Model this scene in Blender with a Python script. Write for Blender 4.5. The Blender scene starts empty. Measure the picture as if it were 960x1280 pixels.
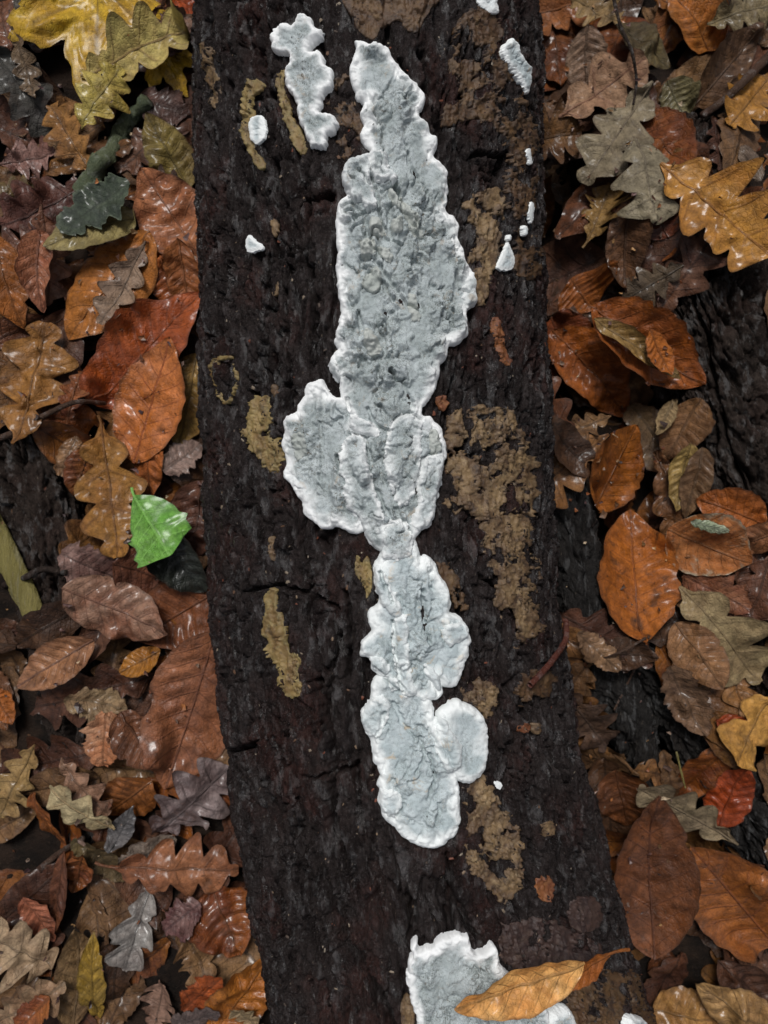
import bpy, math, random
import numpy as np

# ---------------------------------------------------------------- camera, sky, sun, exposure
SC = bpy.context.scene
COL = SC.collection
K = 0.0003            # one working unit = 0.3 mm (about one photo pixel at the top of the log)
CAMH = 1000.0         # camera height above the top of the log, in working units
SUN_EL, SUN_AZ = 60.0, 104.0      # degrees; azimuth measured from +X (picture right) counter-clockwise

cam_data = bpy.data.cameras.new('camera')
cam = bpy.data.objects.new('camera', cam_data)
COL.objects.link(cam)
cam.location = (0, 0, CAMH * K)
cam.rotation_euler = (0, 0, 0)
cam_data.sensor_width = 36.0
cam_data.lens = 18.0 / 0.64
cam_data.clip_start = 0.005
cam_data.clip_end = 200.0
cam_data.dof.use_dof = True
cam_data.dof.focus_distance = (CAMH + 15) * K
cam_data.dof.aperture_fstop = cam_data.lens / 1.5
SC.camera = cam

world = bpy.data.worlds.new('World')
SC.world = world
world.use_nodes = True
wn = world.node_tree.nodes
wl = world.node_tree.links
bg = wn['Background']
sky = wn.new('ShaderNodeTexSky')
sky.sky_type = 'NISHITA'
sky.sun_disc = False
sky.sun_elevation = math.radians(SUN_EL)
sky.sun_rotation = math.radians(90.0 - SUN_AZ)
sky.air_density = 1.0
sky.dust_density = 4.0
sky.ozone_density = 1.0
hs = wn.new('ShaderNodeHueSaturation')
hs.inputs['Saturation'].default_value = 0.34      # an overcast sky is nearly colourless
wl.new(sky.outputs['Color'], hs.inputs['Color'])
wl.new(hs.outputs['Color'], bg.inputs['Color'])
bg.inputs['Strength'].default_value = 0.05

sun_data = bpy.data.lights.new('sun', 'SUN')
sun_data.energy = 1.5
sun_data.angle = math.radians(16)
sun_data.color = (1.0, 0.985, 0.96)
sun = bpy.data.objects.new('sun', sun_data)
COL.objects.link(sun)
sun.rotation_euler = (0, math.radians(90 - SUN_EL), math.radians(SUN_AZ))
sun.location = (-0.5, 1, 2)

SC.view_settings.view_transform = 'Standard'
SC.view_settings.look = 'None'
SC.view_settings.gamma = 1.0
SC.view_settings.use_curve_mapping = False
SC.view_settings.exposure = 0.46
SC.cycles.use_denoising = True

# ---------------------------------------------------------------- small helpers
def srgb(c, gain=1.0):
    out = []
    for v in c:
        v = v / 255.0
        v = v / 12.92 if v <= 0.04045 else ((v + 0.055) / 1.055) ** 2.4
        out.append(min(v * gain, 0.9))
    return (out[0], out[1], out[2], 1.0)

def sstep(a, b, x):
    t = np.clip((x - a) / (b - a), 0, 1)
    return t * t * (3 - 2 * t)

def _hash(ix, iy, seed):
    h = (ix.astype(np.int64) * 374761393 + iy.astype(np.int64) * 668265263 + seed * 1442695041) & 0xFFFFFFFF
    h = ((h ^ (h >> 13)) * 1274126177) & 0xFFFFFFFF
    h = ((h ^ (h >> 16)) * 2246822519) & 0xFFFFFFFF
    return (h ^ (h >> 15)) & 0xFFFFFFFF

def perlin(x, y, seed=0):
    x = np.asarray(x, float); y = np.asarray(y, float)
    ix = np.floor(x); iy = np.floor(y)
    fx = x - ix; fy = y - iy
    ix = ix.astype(np.int64); iy = iy.astype(np.int64)
    u = fx * fx * fx * (fx * (fx * 6 - 15) + 10)
    v = fy * fy * fy * (fy * (fy * 6 - 15) + 10)
    def g(dx, dy):
        a = _hash(ix + dx, iy + dy, seed) * (2 * math.pi / 4294967296.0)
        return np.cos(a) * (fx - dx) + np.sin(a) * (fy - dy)
    n0 = g(0, 0) * (1 - u) + g(1, 0) * u
    n1 = g(0, 1) * (1 - u) + g(1, 1) * u
    return (n0 * (1 - v) + n1 * v) * 1.5

def fbm(x, y, seed=0, octv=4, gain=0.5):
    s = 0; a = 1.0; t = 0
    for o in range(octv):
        s = s + a * perlin(x * 2 ** o + o * 17.3, y * 2 ** o - o * 9.1, seed + o * 7)
        t += a
        a *= gain
    return s / t * 1.4

def worley(x, y, seed=0):
    ix = np.floor(x).astype(np.int64); iy = np.floor(y).astype(np.int64)
    f1 = np.full(x.shape, 9.0); f2 = np.full(x.shape, 9.0); cid = np.zeros(x.shape)
    for dx in (-1, 0, 1):
        for dy in (-1, 0, 1):
            h = _hash(ix + dx, iy + dy, seed)
            px = ix + dx + (h & 0xFFFF) / 65536.0
            py = iy + dy + (h >> 16) / 65536.0
            d = np.hypot(x - px, y - py)
            cl = d < f1
            f2 = np.where(cl, f1, np.minimum(f2, d))
            cid = np.where(cl, (h & 0x3FF) / 1023.0, cid)
            f1 = np.where(cl, d, f1)
    return f1, f2, cid

def mesh_from(name, verts, faces, mat=None, uv=None, attrs=None, smooth=True):
    """verts Nx3 metres, faces Mx4 or Mx3 int array"""
    me = bpy.data.meshes.new(name)
    verts = np.asarray(verts, np.float32); faces = np.asarray(faces, np.int32)
    n = faces.shape[1]
    me.vertices.add(len(verts)); me.vertices.foreach_set('co', verts.ravel())
    me.loops.add(faces.size); me.loops.foreach_set('vertex_index', faces.ravel())
    me.polygons.add(len(faces))
    me.polygons.foreach_set('loop_start', np.arange(0, faces.size, n, dtype=np.int32))
    me.polygons.foreach_set('loop_total', np.full(len(faces), n, np.int32))
    me.polygons.foreach_set('use_smooth', np.full(len(faces), smooth))
    if attrs:
        for k, v in attrs.items():
            v = np.asarray(v, np.float32)
            if v.ndim == 2:
                at = me.attributes.new(k, 'FLOAT_COLOR', 'POINT'); at.data.foreach_set('color', v.ravel())
            else:
                at = me.attributes.new(k, 'FLOAT', 'POINT'); at.data.foreach_set('value', v)
    me.update(calc_edges=True)
    me.validate()
    if mat: me.materials.append(mat)
    return me

def grid_faces(nr, nc):
    i = np.arange(nr - 1)[:, None] * nc + np.arange(nc - 1)[None, :]
    return np.stack([i, i + 1, i + nc + 1, i + nc], -1).reshape(-1, 4)

def tag(o, label=None, cat=None, group=None, kind=None):
    if label: o['label'] = label
    if cat: o['category'] = cat
    if group: o['group'] = group
    if kind: o['kind'] = kind
    return o

def link(name, me, parent=None, center=True):
    """one mesh object whose origin sits in its own middle (or parented as a part)"""
    o = bpy.data.objects.new(name, me)
    COL.objects.link(o)
    if parent is not None:
        o.parent = parent
        o.matrix_parent_inverse.identity()
        pl = parent.location
        if parent.parent is not None: pl = pl + parent.parent.location
        co = np.empty(len(me.vertices) * 3, np.float32); me.vertices.foreach_get('co', co)
        co = co.reshape(-1, 3) - np.array(pl, np.float32)
        me.vertices.foreach_set('co', co.ravel()); me.update()
    elif center:
        co = np.empty(len(me.vertices) * 3, np.float32); me.vertices.foreach_get('co', co)
        co = co.reshape(-1, 3); c = co.mean(0); c[2] = co[:, 2].min()
        me.vertices.foreach_set('co', (co - c).ravel()); me.update()
        o.location = c.tolist()
    return o

def empty(name, loc):
    o = bpy.data.objects.new(name, None)
    o.empty_display_size = 0.01
    COL.objects.link(o); o.location = loc
    return o

def unproj(px, py, z):
    """photo pixel -> working units at height z"""
    f = (CAMH - z) / CAMH
    return (px - 480.0) * f, (640.0 - py) * f

# ---------------------------------------------------------------- node helpers
class NT:
    def __init__(s, tree): s.t = tree; s.n = tree.nodes; s.l = tree.links
    def new(s, typ, **kw):
        nd = s.n.new(typ)
        for k, v in kw.items(): setattr(nd, k, v)
        return nd
    def put(s, sock, v):
        if isinstance(v, bpy.types.NodeSocket): s.l.new(v, sock)
        elif v is not None:
            if hasattr(sock.default_value, '__len__') and not hasattr(v, '__len__'): v = (v,) * len(sock.default_value)
            sock.default_value = v
    def math(s, op, a, b=None, c=None, clamp=False):
        m = s.new('ShaderNodeMath', operation=op, use_clamp=clamp)
        s.put(m.inputs[0], a); s.put(m.inputs[1], b)
        if c is not None: s.put(m.inputs[2], c)
        return m.outputs[0]
    def mix(s, f, a, b, blend='MIX'):
        m = s.new('ShaderNodeMix', data_type='RGBA', blend_type=blend)
        s.put(m.inputs[0], f); s.put(m.inputs[6], a); s.put(m.inputs[7], b)
        return m.outputs[2]
    def ramp(s, v, lo, hi, a=0.0, b=1.0):
        m = s.new('ShaderNodeMapRange', interpolation_type='SMOOTHSTEP')
        s.put(m.inputs[0], v); s.put(m.inputs[1], lo); s.put(m.inputs[2], hi); s.put(m.inputs[3], a); s.put(m.inputs[4], b)
        return m.outputs[0]
    def noise(s, vec, scale, detail=3.0, rough=0.55, dist=0.0):
        m = s.new('ShaderNodeTexNoise')
        s.put(m.inputs['Vector'], vec); s.put(m.inputs['Scale'], scale)
        m.inputs['Detail'].default_value = detail; m.inputs['Roughness'].default_value = rough; m.inputs['Distortion'].default_value = dist
        return m.outputs[0]
    def voro(s, vec, scale, feature='F1', out=0):
        m = s.new('ShaderNodeTexVoronoi', feature=feature)
        s.put(m.inputs['Vector'], vec); s.put(m.inputs['Scale'], scale)
        return m.outputs[out]
    def attr(s, name, out='Fac'):
        m = s.new('ShaderNodeAttribute'); m.attribute_name = name
        return m.outputs[out]
    def mapping(s, vec, scale=(1, 1, 1), loc=(0, 0, 0)):
        m = s.new('ShaderNodeMapping'); s.put(m.inputs[0], vec)
        s.put(m.inputs['Scale'], scale); s.put(m.inputs['Location'], loc)
        return m.outputs[0]
    def bump(s, h, strength, dist, normal=None):
        m = s.new('ShaderNodeBump'); s.put(m.inputs['Strength'], strength); s.put(m.inputs['Distance'], dist); s.put(m.inputs['Height'], h)
        if normal: s.put(m.inputs['Normal'], normal)
        return m.outputs[0]

def new_mat(name):
    m = bpy.data.materials.new(name); m.use_nodes = True
    nt = NT(m.node_tree)
    b = nt.n['Principled BSDF']
    return m, nt, b

U = 1.0 / K     # texture scale of one repeat per working unit; 0.1*U = one per 10 units

# ---------------------------------------------------------------- bark and wood materials
def bark_mat(name, c_dark, c_mid, c_grey, c_red, stretch=(1, 0.45, 1), wet=0.42):
    m, nt, b = new_mat(name)
    tc = nt.new('ShaderNodeNewGeometry').outputs['Position']
    v = nt.mapping(tc, stretch)
    n1 = nt.noise(v, 0.022 * U, 6, 0.68)
    n2 = nt.noise(v, 0.09 * U, 6, 0.7)
    n3 = nt.noise(tc, 0.010 * U, 3, 0.5)
    n4 = nt.noise(v, 0.30 * U, 4, 0.7); n6 = nt.noise(tc, 0.7 * U, 3, 0.65)
    c = nt.mix(nt.ramp(n1, 0.36, 0.56, 0.45, 1.0), c_dark, c_mid)
    c = nt.mix(nt.math('MULTIPLY', nt.ramp(n2, 0.52, 0.72), 0.4), c, c_grey)
    c = nt.mix(nt.math('MULTIPLY', nt.ramp(n3, 0.48, 0.66), nt.ramp(n2, 0.42, 0.60, 0.1, 0.42)), c, c_red)
    c = nt.mix(nt.ramp(n4, 0.34, 0.52, 0.4, 0.0), c, c_dark)
    c = nt.mix(nt.ramp(n6, 0.57, 0.68, 0, 0.6), c, c_grey)
    fl = nt.voro(v, 0.10 * U)
    c = nt.mix(nt.ramp(fl, 0.10, 0.06, 0, 0.5), c, srgb((130, 118, 105)))
    nt.put(b.inputs['Base Color'], c)
    nt.put(b.inputs['Roughness'], nt.ramp(n2, 0.3, 0.7, wet - 0.06, wet + 0.25))
    film = nt.ramp(nt.noise(v, 0.06 * U, 5, 0.65), 0.52, 0.64)
    nt.put(b.inputs['Specular IOR Level'], nt.math('MULTIPLY_ADD', film, 1.2, 0.04))
    hgt = nt.math('ADD', nt.math('MULTIPLY', nt.noise(v, 0.16 * U, 6, 0.7), 1.0), nt.math('MULTIPLY', nt.noise(tc, 0.5 * U, 3, 0.6), 0.4))
    nt.put(b.inputs['Normal'], nt.bump(hgt, 1.0, 6.0 * K))
    return m

MAT_BARK = bark_mat('bark', srgb((14, 11, 11)), srgb((48, 42, 41)), srgb((106, 101, 101)), srgb((74, 38, 30)), wet=0.22)
MAT_BARK2 = bark_mat('bark_old', srgb((22, 19, 18)), srgb((54, 46, 42)), srgb((98, 88, 80)), srgb((58, 40, 36)))
MAT_WOODGREY = bark_mat('weathered_wood', srgb((18, 17, 17)), srgb((44, 42, 41)), srgb((84, 80, 76)), srgb((40, 33, 29)), (1.6, 0.25, 1))
MAT_TWIG = bark_mat('twig_bark', srgb((48, 36, 30)), srgb((84, 66, 56)), srgb((120, 104, 94)), srgb((90, 50, 40)), (1, 1, 1), 0.35)
MAT_MOSSY = bark_mat('lichen_stick', srgb((62, 66, 50)), srgb((98, 104, 80)), srgb((135, 140, 112)), srgb((70, 88, 76)), (1, 1, 1), 0.6)
MAT_PALEWOOD = bark_mat('bare_wood', srgb((96, 88, 50)), srgb((140, 130, 80)), srgb((165, 155, 108)), srgb((84, 70, 46)), (1.5, 0.2, 1), 0.45)

# ---------------------------------------------------------------- the log: shape functions
LOG_PY = np.array([-700., -300., 0., 300., 640., 800., 900., 1000., 1100., 1200., 1280., 1500., 2000.])
LOG_LX = np.array([231., 233., 236., 240., 249., 261., 272., 288., 304., 318., 330., 372., 470.])
LOG_RX = np.array([676., 678., 680., 684., 694., 706., 722., 746., 774., 800., 818., 880., 990.])

def _log_tables():
    yw = (640.0 - LOG_PY) * 1.22
    al, ar = np.arctan((480 - LOG_LX) / CAMH), np.arctan((LOG_RX - 480) / CAMH)
    # circle tangent to both silhouette rays with its top at z = 0
    half = (al + ar) / 2; mid = (ar - al) / 2
    R = CAMH * np.sin(half) / (np.cos(mid) - np.sin(half)); cx = np.sin(mid) * R / np.sin(half)
    o = np.argsort(yw)
    return yw[o], R[o], cx[o]
_LY, _LR, _LC = _log_tables()
_fy = np.linspace(_LY[0], _LY[-1], 600)
def _sm(a):
    f = np.interp(_fy, _LY, a); k = np.hanning(41); k /= k.sum()
    return np.convolve(np.pad(f, 20, mode='edge'), k, 'valid')
_FR, _FC = _sm(_LR), _sm(_LC)
def logR(Y): return np.interp(Y, _fy, _FR)
def logC(Y): return np.interp(Y, _fy, _FC)

def px_to_log(px, py):
    """where the ray through a photo pixel meets the log: angle theta round the log and length Y"""
    px = np.asarray(px, float); py = np.asarray(py, float)
    z = np.zeros_like(px)
    for _ in range(14):
        X, Y = unproj(px, py, z)
        s = np.clip((X - logC(Y)) / logR(Y), -0.985, 0.985)
        z = 0.5 * z + 0.5 * (logR(Y) * (np.sqrt(1 - s * s) - 1))
    return np.arcsin(s), Y

def log_point(th, Y, d):
    R = logR(Y)
    return np.stack([logC(Y) + (R + d) * np.sin(th), Y, -R + (R + d) * np.cos(th)], -1)

FISSURES = [  # photo-pixel polylines, half width, depth
    ([(274, 943), (290, 938), (312, 934)], 3.5, 14), ([(286, 950), (317, 1010), (340, 1070), (370, 1126), (385, 1182), (400, 1250), (412, 1300)], 4, 15),
    ([(340, 901), (359, 961), (377, 1025), (392, 1077)], 3.5, 13), ([(392, 1077), (415, 1152), (437, 1197), (471, 1254), (495, 1300)], 6.5, 20),
    ([(392, 856), (411, 924), (411, 987), (415, 1040), (430, 1085)], 4, 14), ([(376, 976), (400, 972), (445, 965)], 2.5, 9),
    ([(299, 819), (301, 870), (302, 924)], 2.2, 12), ([(245, 320), (247, 400), (252, 469)], 5, 16), ([(272, 330), (271, 420), (275, 500), (273, 600)], 3.5, 12),
    ([(329, 320), (326, 400), (330, 475)], 4, 12), ([(355, 330), (352, 400), (358, 470), (350, 560)], 2.5, 9), ([(367, 250), (388, 247), (410, 242)], 2.5, 10),
    ([(317, 60), (312, 150), (314, 250)], 3, 11), ([(503, 70), (516, 120)], 3, 12), ([(262, 180), (270, 240), (276, 300)], 3.5, 13),
    ([(258, 40), (255, 110), (250, 180)], 3, 10), ([(420, 800), (408, 860), (420, 900)], 2.5, 9), ([(430, 740), (438, 790), (432, 850)], 2.5, 9),
    ([(300, 740), (340, 733), (380, 742), (420, 760)], 2.2, 8), ([(440, 960), (448, 1010)], 3, 10), ([(480, 1100), (500, 1125), (512, 1130)], 2.2, 8),
    ([(515, 1130), (512, 1180)], 3, 10), ([(688, 400), (690, 480), (692, 560)], 3, 12), ([(670, 420), (668, 500)], 2.5, 8), ([(655, 800), (672, 850), (690, 870)], 3, 10),
    ([(600, 720), (640, 740), (655, 790)], 2.5, 9), ([(575, 730), (588, 800), (580, 850)], 2.5, 8), ([(530, 60), (545, 130), (556, 170)], 3.5, 10),
    ([(600, 190), (640, 195), (650, 230)], 3, 10), ([(630, 870), (650, 920), (640, 980)], 3, 9), ([(690, 930), (720, 1000), (745, 1080), (770, 1150)], 3.5, 11),
    ([(265, 640), (275, 720), (288, 800)], 3, 11), ([(310, 590), (316, 660), (325, 720)], 3, 10), ([(370, 680), (385, 720), (380, 780)], 2.5, 8),
    ([(340, 1130), (355, 1190), (372, 1280)], 3, 10), ([(310, 1080), (325, 1150), (350, 1240)], 3, 10), ([(560, 1070), (566, 1120), (560, 1180)], 3, 9),
    ([(622, 1010), (650, 1060), (668, 1110)], 2.5, 8), ([(385, 330), (392, 400), (386, 460)], 2.5, 8), ([(340, 200), (345, 260), (338, 310)], 3, 9),
]

def bark_low(a, y):
    return 4.0 * fbm(a / 120.0, y / 260.0, 3, 2) - 4.0 + 9.0 * fbm(a / 150.0, y / 110.0, 5, 3) * sstep(200, 290, np.abs(a))

def bark_disp(a, y, hand=True):
    """radial relief of the bark, in units; a = arc length round the log"""
    wx = 14 * fbm(a / 60.0, y / 90.0, 11, 3); wy = 14 * fbm(a / 60.0, y / 90.0, 12, 2)
    n = fbm((a + wx) / 46.0, (y + wy) / 260.0, 21, 3)
    f = sstep(0.0, 1.0, 1 - np.clip(np.abs(n) * 6.5, 0, 1))
    m = sstep(-0.3, 0.35, fbm(a / 110.0, y / 150.0, 31, 2))
    d = -19.0 * f * (0.25 + 0.75 * m)
    n2 = fbm((a + 0.7 * wx) / 22.0, (y + wy) / 90.0, 23, 3)
    d -= 3.0 * sstep(0.45, 1.0, 1 - np.clip(np.abs(n2) * 5.0, 0, 1)) * sstep(-0.3, 0.4, fbm(a / 70.0, y / 90.0, 33, 2))
    c = fbm((a + wx) / 110.0, (y + 1.6 * wy) / 52.0, 41, 3)
    fc = 1 - np.clip(np.abs(c) * 10.0, 0, 1)
    d -= 7.0 * sstep(0.1, 0.9, fc) * sstep(0.0, 0.4, fbm(a / 60.0, y / 60.0, 43, 2))
    f1, f2, cid = worley((a + 0.7 * wx + 4 * fbm(a / 9, y / 9, 53, 2)) / 15.0, (y + wy + 5 * fbm(a / 9, y / 9, 54, 2)) / 30.0, 51)
    d += 6.5 * (cid - 0.5) * sstep(0.0, 0.12, f2 - f1) - 2.5 * (1 - sstep(0.0, 0.14, f2 - f1))
    g1, g2, gid = worley((a + 2.5 * fbm(a / 6, y / 6, 56, 2)) / 6.5, (y + 2.5 * fbm(a / 6, y / 6, 57, 2)) / 9.5, 55)
    d += 3.8 * (gid - 0.5) * sstep(0.0, 0.16, g2 - g1) * (0.4 + 0.6 * np.clip(0.5 + fbm(a / 30, y / 40, 58, 2), 0, 1))
    d += 3.0 * fbm(a / 9.0, y / 16.0, 61, 4, 0.65) + 1.2 * fbm(a / 3.2, y / 4.5, 63, 2)
    d -= 1.5
    nl = fbm((a + 0.8 * wx) / 38.0, (y + wy) / 300.0, 25, 3)
    d -= 26.0 * sstep(0.25, 0.8, 1 - np.clip(np.abs(nl) * 8.5, 0, 1)) * np.where(a < 0, sstep(40, 110, -a), 0.75 * sstep(90, 150, a)) * sstep(-0.45, 0.1, fbm(a / 80.0, y / 110.0, 35, 2))
    nh = fbm((a + wx) / 90.0, (y + 1.8 * wy) / 44.0, 45, 3)
    d -= 13.0 * sstep(0.3, 0.8, 1 - np.clip(np.abs(nh) * 10.0, 0, 1)) * np.where(a < 0, sstep(40, 110, -a), 0.75 * sstep(90, 150, a)) * sstep(0.0, 0.35, fbm(a / 50.0, y / 50.0, 47, 2))
    if hand:
        for pl, hw, dep in FISSURES:
            p = np.array(pl, float)
            th, Y = px_to_log(p[:, 0], p[:, 1])
            pa = th * logR(Y)
            lo, hi = Y.min() - 30, Y.max() + 30
            msk = (y > lo) & (y < hi) & (a > pa.min() - 40) & (a < pa.max() + 40)
            if not msk.any(): continue
            aa = a[msk] + 3.5 * fbm(a[msk] / 14.0, y[msk] / 14.0, 71, 3); yy = y[msk] + 3 * fbm(a[msk] / 14.0, y[msk] / 14.0, 72, 3)
            best = np.full(aa.shape, 1e9)
            for i in range(len(p) - 1):
                ax, ay, bx, by = pa[i], Y[i], pa[i + 1], Y[i + 1]
                t = np.clip(((aa - ax) * (bx - ax) + (yy - ay) * (by - ay)) / ((bx - ax) ** 2 + (by - ay) ** 2 + 1e-9), 0, 1)
                best = np.minimum(best, np.hypot(aa - ax - t * (bx - ax), yy - ay - t * (by - ay)))
            w = 1.9 * hw * (0.6 + 0.7 * np.clip(0.5 + fbm(aa / 30.0, yy / 30.0, 73, 2), 0, 1))
            d[msk] -= 2.6 * dep * (1 - sstep(0.35, 1.0, best / w))
    return np.minimum(d, 2.5 + 0.3 * (d - 2.5))

# ---------------------------------------------------------------- ground
def ground_z(X, Y):
    X = np.asarray(X, float); Y = np.asarray(Y, float)
    left = -345 + 25 * fbm(X / 160.0, Y / 160.0, 81, 2)
    right = -450 + 35 * fbm(X / 170.0, Y / 170.0, 82, 2)
    t = sstep(-120, 160, X - logC(Y))
    z = left * (1 - t) + right * t
    z = z - 70 * np.exp(-((X - logC(Y) - 300) / 90.0) ** 2) * sstep(-500, -100, Y)
    far = sstep(1500, 4000, np.hypot(X, Y))
    return z * (1 - far) + far * (-390)

def build_ground():
    m, nt, b = new_mat('soil')
    tc = nt.new('ShaderNodeNewGeometry').outputs['Position']
    n1 = nt.noise(tc, 0.02 * U, 5, 0.6); n2 = nt.noise(tc, 0.2 * U, 5, 0.7)
    c = nt.mix(nt.ramp(n1, 0.4, 0.65), srgb((24, 19, 16)), srgb((46, 35, 28)))
    c = nt.mix(nt.ramp(n2, 0.55, 0.75, 0, 0.6), c, srgb((74, 58, 46)))
    nt.put(b.inputs['Base Color'], c)
    nt.put(b.inputs['Roughness'], 0.75)
    b.inputs['Specular IOR Level'].default_value = 0.15
    nt.put(b.inputs['Normal'], nt.bump(n2, 1.0, 5 * K))
    inner = np.arange(-1600, 1601, 16.0)
    outer = 1600 * 1.35 ** np.arange(1, 20)
    ax = np.concatenate([-outer[::-1], inner, outer])
    X, Y = np.meshgrid(ax, ax)
    Z = ground_z(X, Y) + np.where(np.hypot(X, Y) < 2500, 7 * fbm(X / 40.0, Y / 40.0, 85, 4), 0)
    v = np.stack([X, Y, Z], -1).reshape(-1, 3) * K
    o = link('ground', mesh_from('ground', v, grid_faces(len(ax), len(ax)), m), center=False)
    tag(o, 'dark damp soil of the woodland floor under the leaves', kind='structure')
build_ground()

# ---------------------------------------------------------------- the main log
def build_log():
    ths = np.concatenate([np.linspace(-math.pi, -1.75, 24)[:-1], np.linspace(-1.75, -1.1, 110)[:-1], np.linspace(-1.1, 1.1, 330)[:-1],
                          np.linspace(1.1, 1.75, 110)[:-1], np.linspace(1.75, math.pi, 24)])
    ys = np.concatenate([np.linspace(-2400, -960, 90)[:-1], np.linspace(-960, 960, 830), np.linspace(960, 2400, 90)[1:]])
    T, Y = np.meshgrid(ths, ys)
    A = T * logR(Y)
    d = bark_low(A, Y) + bark_disp(A, Y)
    d = d * np.where(np.abs(T) > 3.0, 0.0, 1.0)
    P = log_point(T, Y, d)
    P[:, 0] = P[:, -1] = (P[:, 0] + P[:, -1]) / 2
    v = P.reshape(-1, 3)
    f = grid_faces(len(ys), len(ths))
    o = link('fallen_log', mesh_from('fallen_log', v * K, f, MAT_BARK))
    tag(o, 'big dark wet fallen log with fissured black bark running down the middle', 'log')
    # sawn ends, out of the frame
    for k, j in ((0, 0), (1, len(ys) - 1)):
        ring = P[j]; c = ring.mean(0)
        vv = np.vstack([ring, c[None] + np.array([[0, (-6, 6)[k], 0]])])
        nr = len(ring)
        ff = np.array([[i, (i + 1) % nr, nr] for i in range(nr)])
        if k == 0: ff = ff[:, ::-1]
        link('cut_end', mesh_from('cut_end', vv * K, ff, MAT_PALEWOOD, smooth=False), parent=o)
    return o
LOG = build_log()

# ---------------------------------------------------------------- crusts growing on the log (white fungus and tan old crust)
def smooth_poly(pts, n=4):
    p = np.array(pts, float); m = len(p); out = []
    for i in range(m):
        p0, p1, p2, p3 = p[i - 1], p[i], p[(i + 1) % m], p[(i + 2) % m]
        for t in np.arange(n) / n:
            out.append(0.5 * ((2 * p1) + (-p0 + p2) * t + (2 * p0 - 5 * p1 + 4 * p2 - p3) * t * t + (-p0 + 3 * p1 - 3 * p2 + p3) * t ** 3))
    return np.array(out)

def sdf_poly(x, y, poly):
    d = np.full(x.shape, 1e9); ins = np.zeros(x.shape, bool)
    m = len(poly)
    for i in range(m):
        ax, ay = poly[i]; bx, by = poly[(i + 1) % m]
        ex, ey = bx - ax, by - ay
        t = np.clip(((x - ax) * ex + (y - ay) * ey) / (ex * ex + ey * ey + 1e-12), 0, 1)
        d = np.minimum(d, (x - ax - t * ex) ** 2 + (y - ay - t * ey) ** 2)
        if abs(ey) > 1e-9:
            c = ((ay > y) != (by > y)) & (x < ex * (y - ay) / ey + ax)
            ins ^= c
    d = np.sqrt(d)
    return np.where(ins, d, -d)

def crust_mesh(name, outline, mat, height, step=1.2, scallop=1.6, scw=9.0, bark_follow=0.0, holes=None, seed=1, billow=0.0, host=None, smooth_n=4):
    """a crust mesh over the log inside a traced outline; height(d, x, y) gives the relief in units"""
    poly = smooth_poly(outline, smooth_n)
    x0, y0 = poly.min(0) - 4; x1, y1 = poly.max(0) + 4
    xs = np.arange(x0, x1, step); ys = np.arange(y0, y1, step)
    X, Y = np.meshgrid(xs, ys)
    wx = X + 0.6 * fbm(X / 3, Y / 3, seed + 5, 2)
    D = sdf_poly(X, Y, poly)
    near = sstep(26, 4, np.abs(D))
    if billow:
        wx = X + 3 * fbm(X / 12, Y / 12, seed + 31, 2); wy = Y + 3 * fbm(X / 12, Y / 12, seed + 32, 2)
        D = D + near * (billow * (1.9 * np.abs(perlin(wx / (scw * 1.5), wy / (scw * 1.5), seed)) - 0.35) + 0.32 * billow * (1.6 * np.abs(perlin(wx / (scw * 0.7), wy / (scw * 0.7), seed + 3)) - 0.35))
    D = D + scallop * (fbm(X / scw, Y / scw, seed, 4, 0.62) + 0.1) * near
    if holes:
        th, sc, sz = holes
        hx = X + 9 * fbm(X / 22, Y / 22, seed + 41, 3); hy = Y + 9 * fbm(X / 22, Y / 22, seed + 42, 3)
        hn = fbm(hx / (sz * 2.2), hy / (sz * 2.8), seed + 9, 5, 0.62)
        D = np.minimum(D, (th - hn) * sc * 1.6)
    inside = D > 0
    dil = inside.copy()
    dil[1:] |= inside[:-1]; dil[:-1] |= inside[1:]
    d2 = dil.copy(); d2[:, 1:] |= dil[:, :-1]; d2[:, :-1] |= dil[:, 1:]
    dil = d2
    gy, gx = np.gradient(D, step)
    g2 = gx * gx + gy * gy + 1e-3
    bd = dil & ~inside
    mvx = np.clip(-D * gx / g2, -step * 1.2, step * 1.2); mvy = np.clip(-D * gy / g2, -step * 1.2, step * 1.2)
    X = np.where(bd, X + mvx, X); Y = np.where(bd, Y + mvy, Y)
    Dc = np.where(bd, 0, np.maximum(D, 0))
    q = dil[:-1, :-1] & dil[1:, :-1] & dil[:-1, 1:] & dil[1:, 1:]
    nr, nc = X.shape
    idx = np.arange(nr * nc).reshape(nr, nc)
    f = np.stack([idx[:-1, :-1], idx[1:, :-1], idx[1:, 1:], idx[:-1, 1:]], -1)[q]
    used = np.unique(f); remap = np.full(nr * nc, -1); remap[used] = np.arange(len(used))
    f = remap[f]
    px, py, dd = X.ravel()[used], Y.ravel()[used], Dc.ravel()[used]
    th, Yw = px_to_log(px, py)
    a = th * logR(Yw)
    h, rim, cav = height(dd, px, py)
    if host is not None: h = h + np.maximum(host(px, py), 0)
    edge = np.where(dd <= 0, (-3.0 if host is None else h - 3.0), h)
    r = bark_low(a, Yw) + edge
    if bark_follow: r = r + bark_follow * np.maximum(bark_disp(a, Yw), -5)
    v = log_point(th, Yw, r) * K
    return mesh_from(name, v, f, mat, attrs={'rim': rim, 'cav': cav, 'edge': dd})

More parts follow.
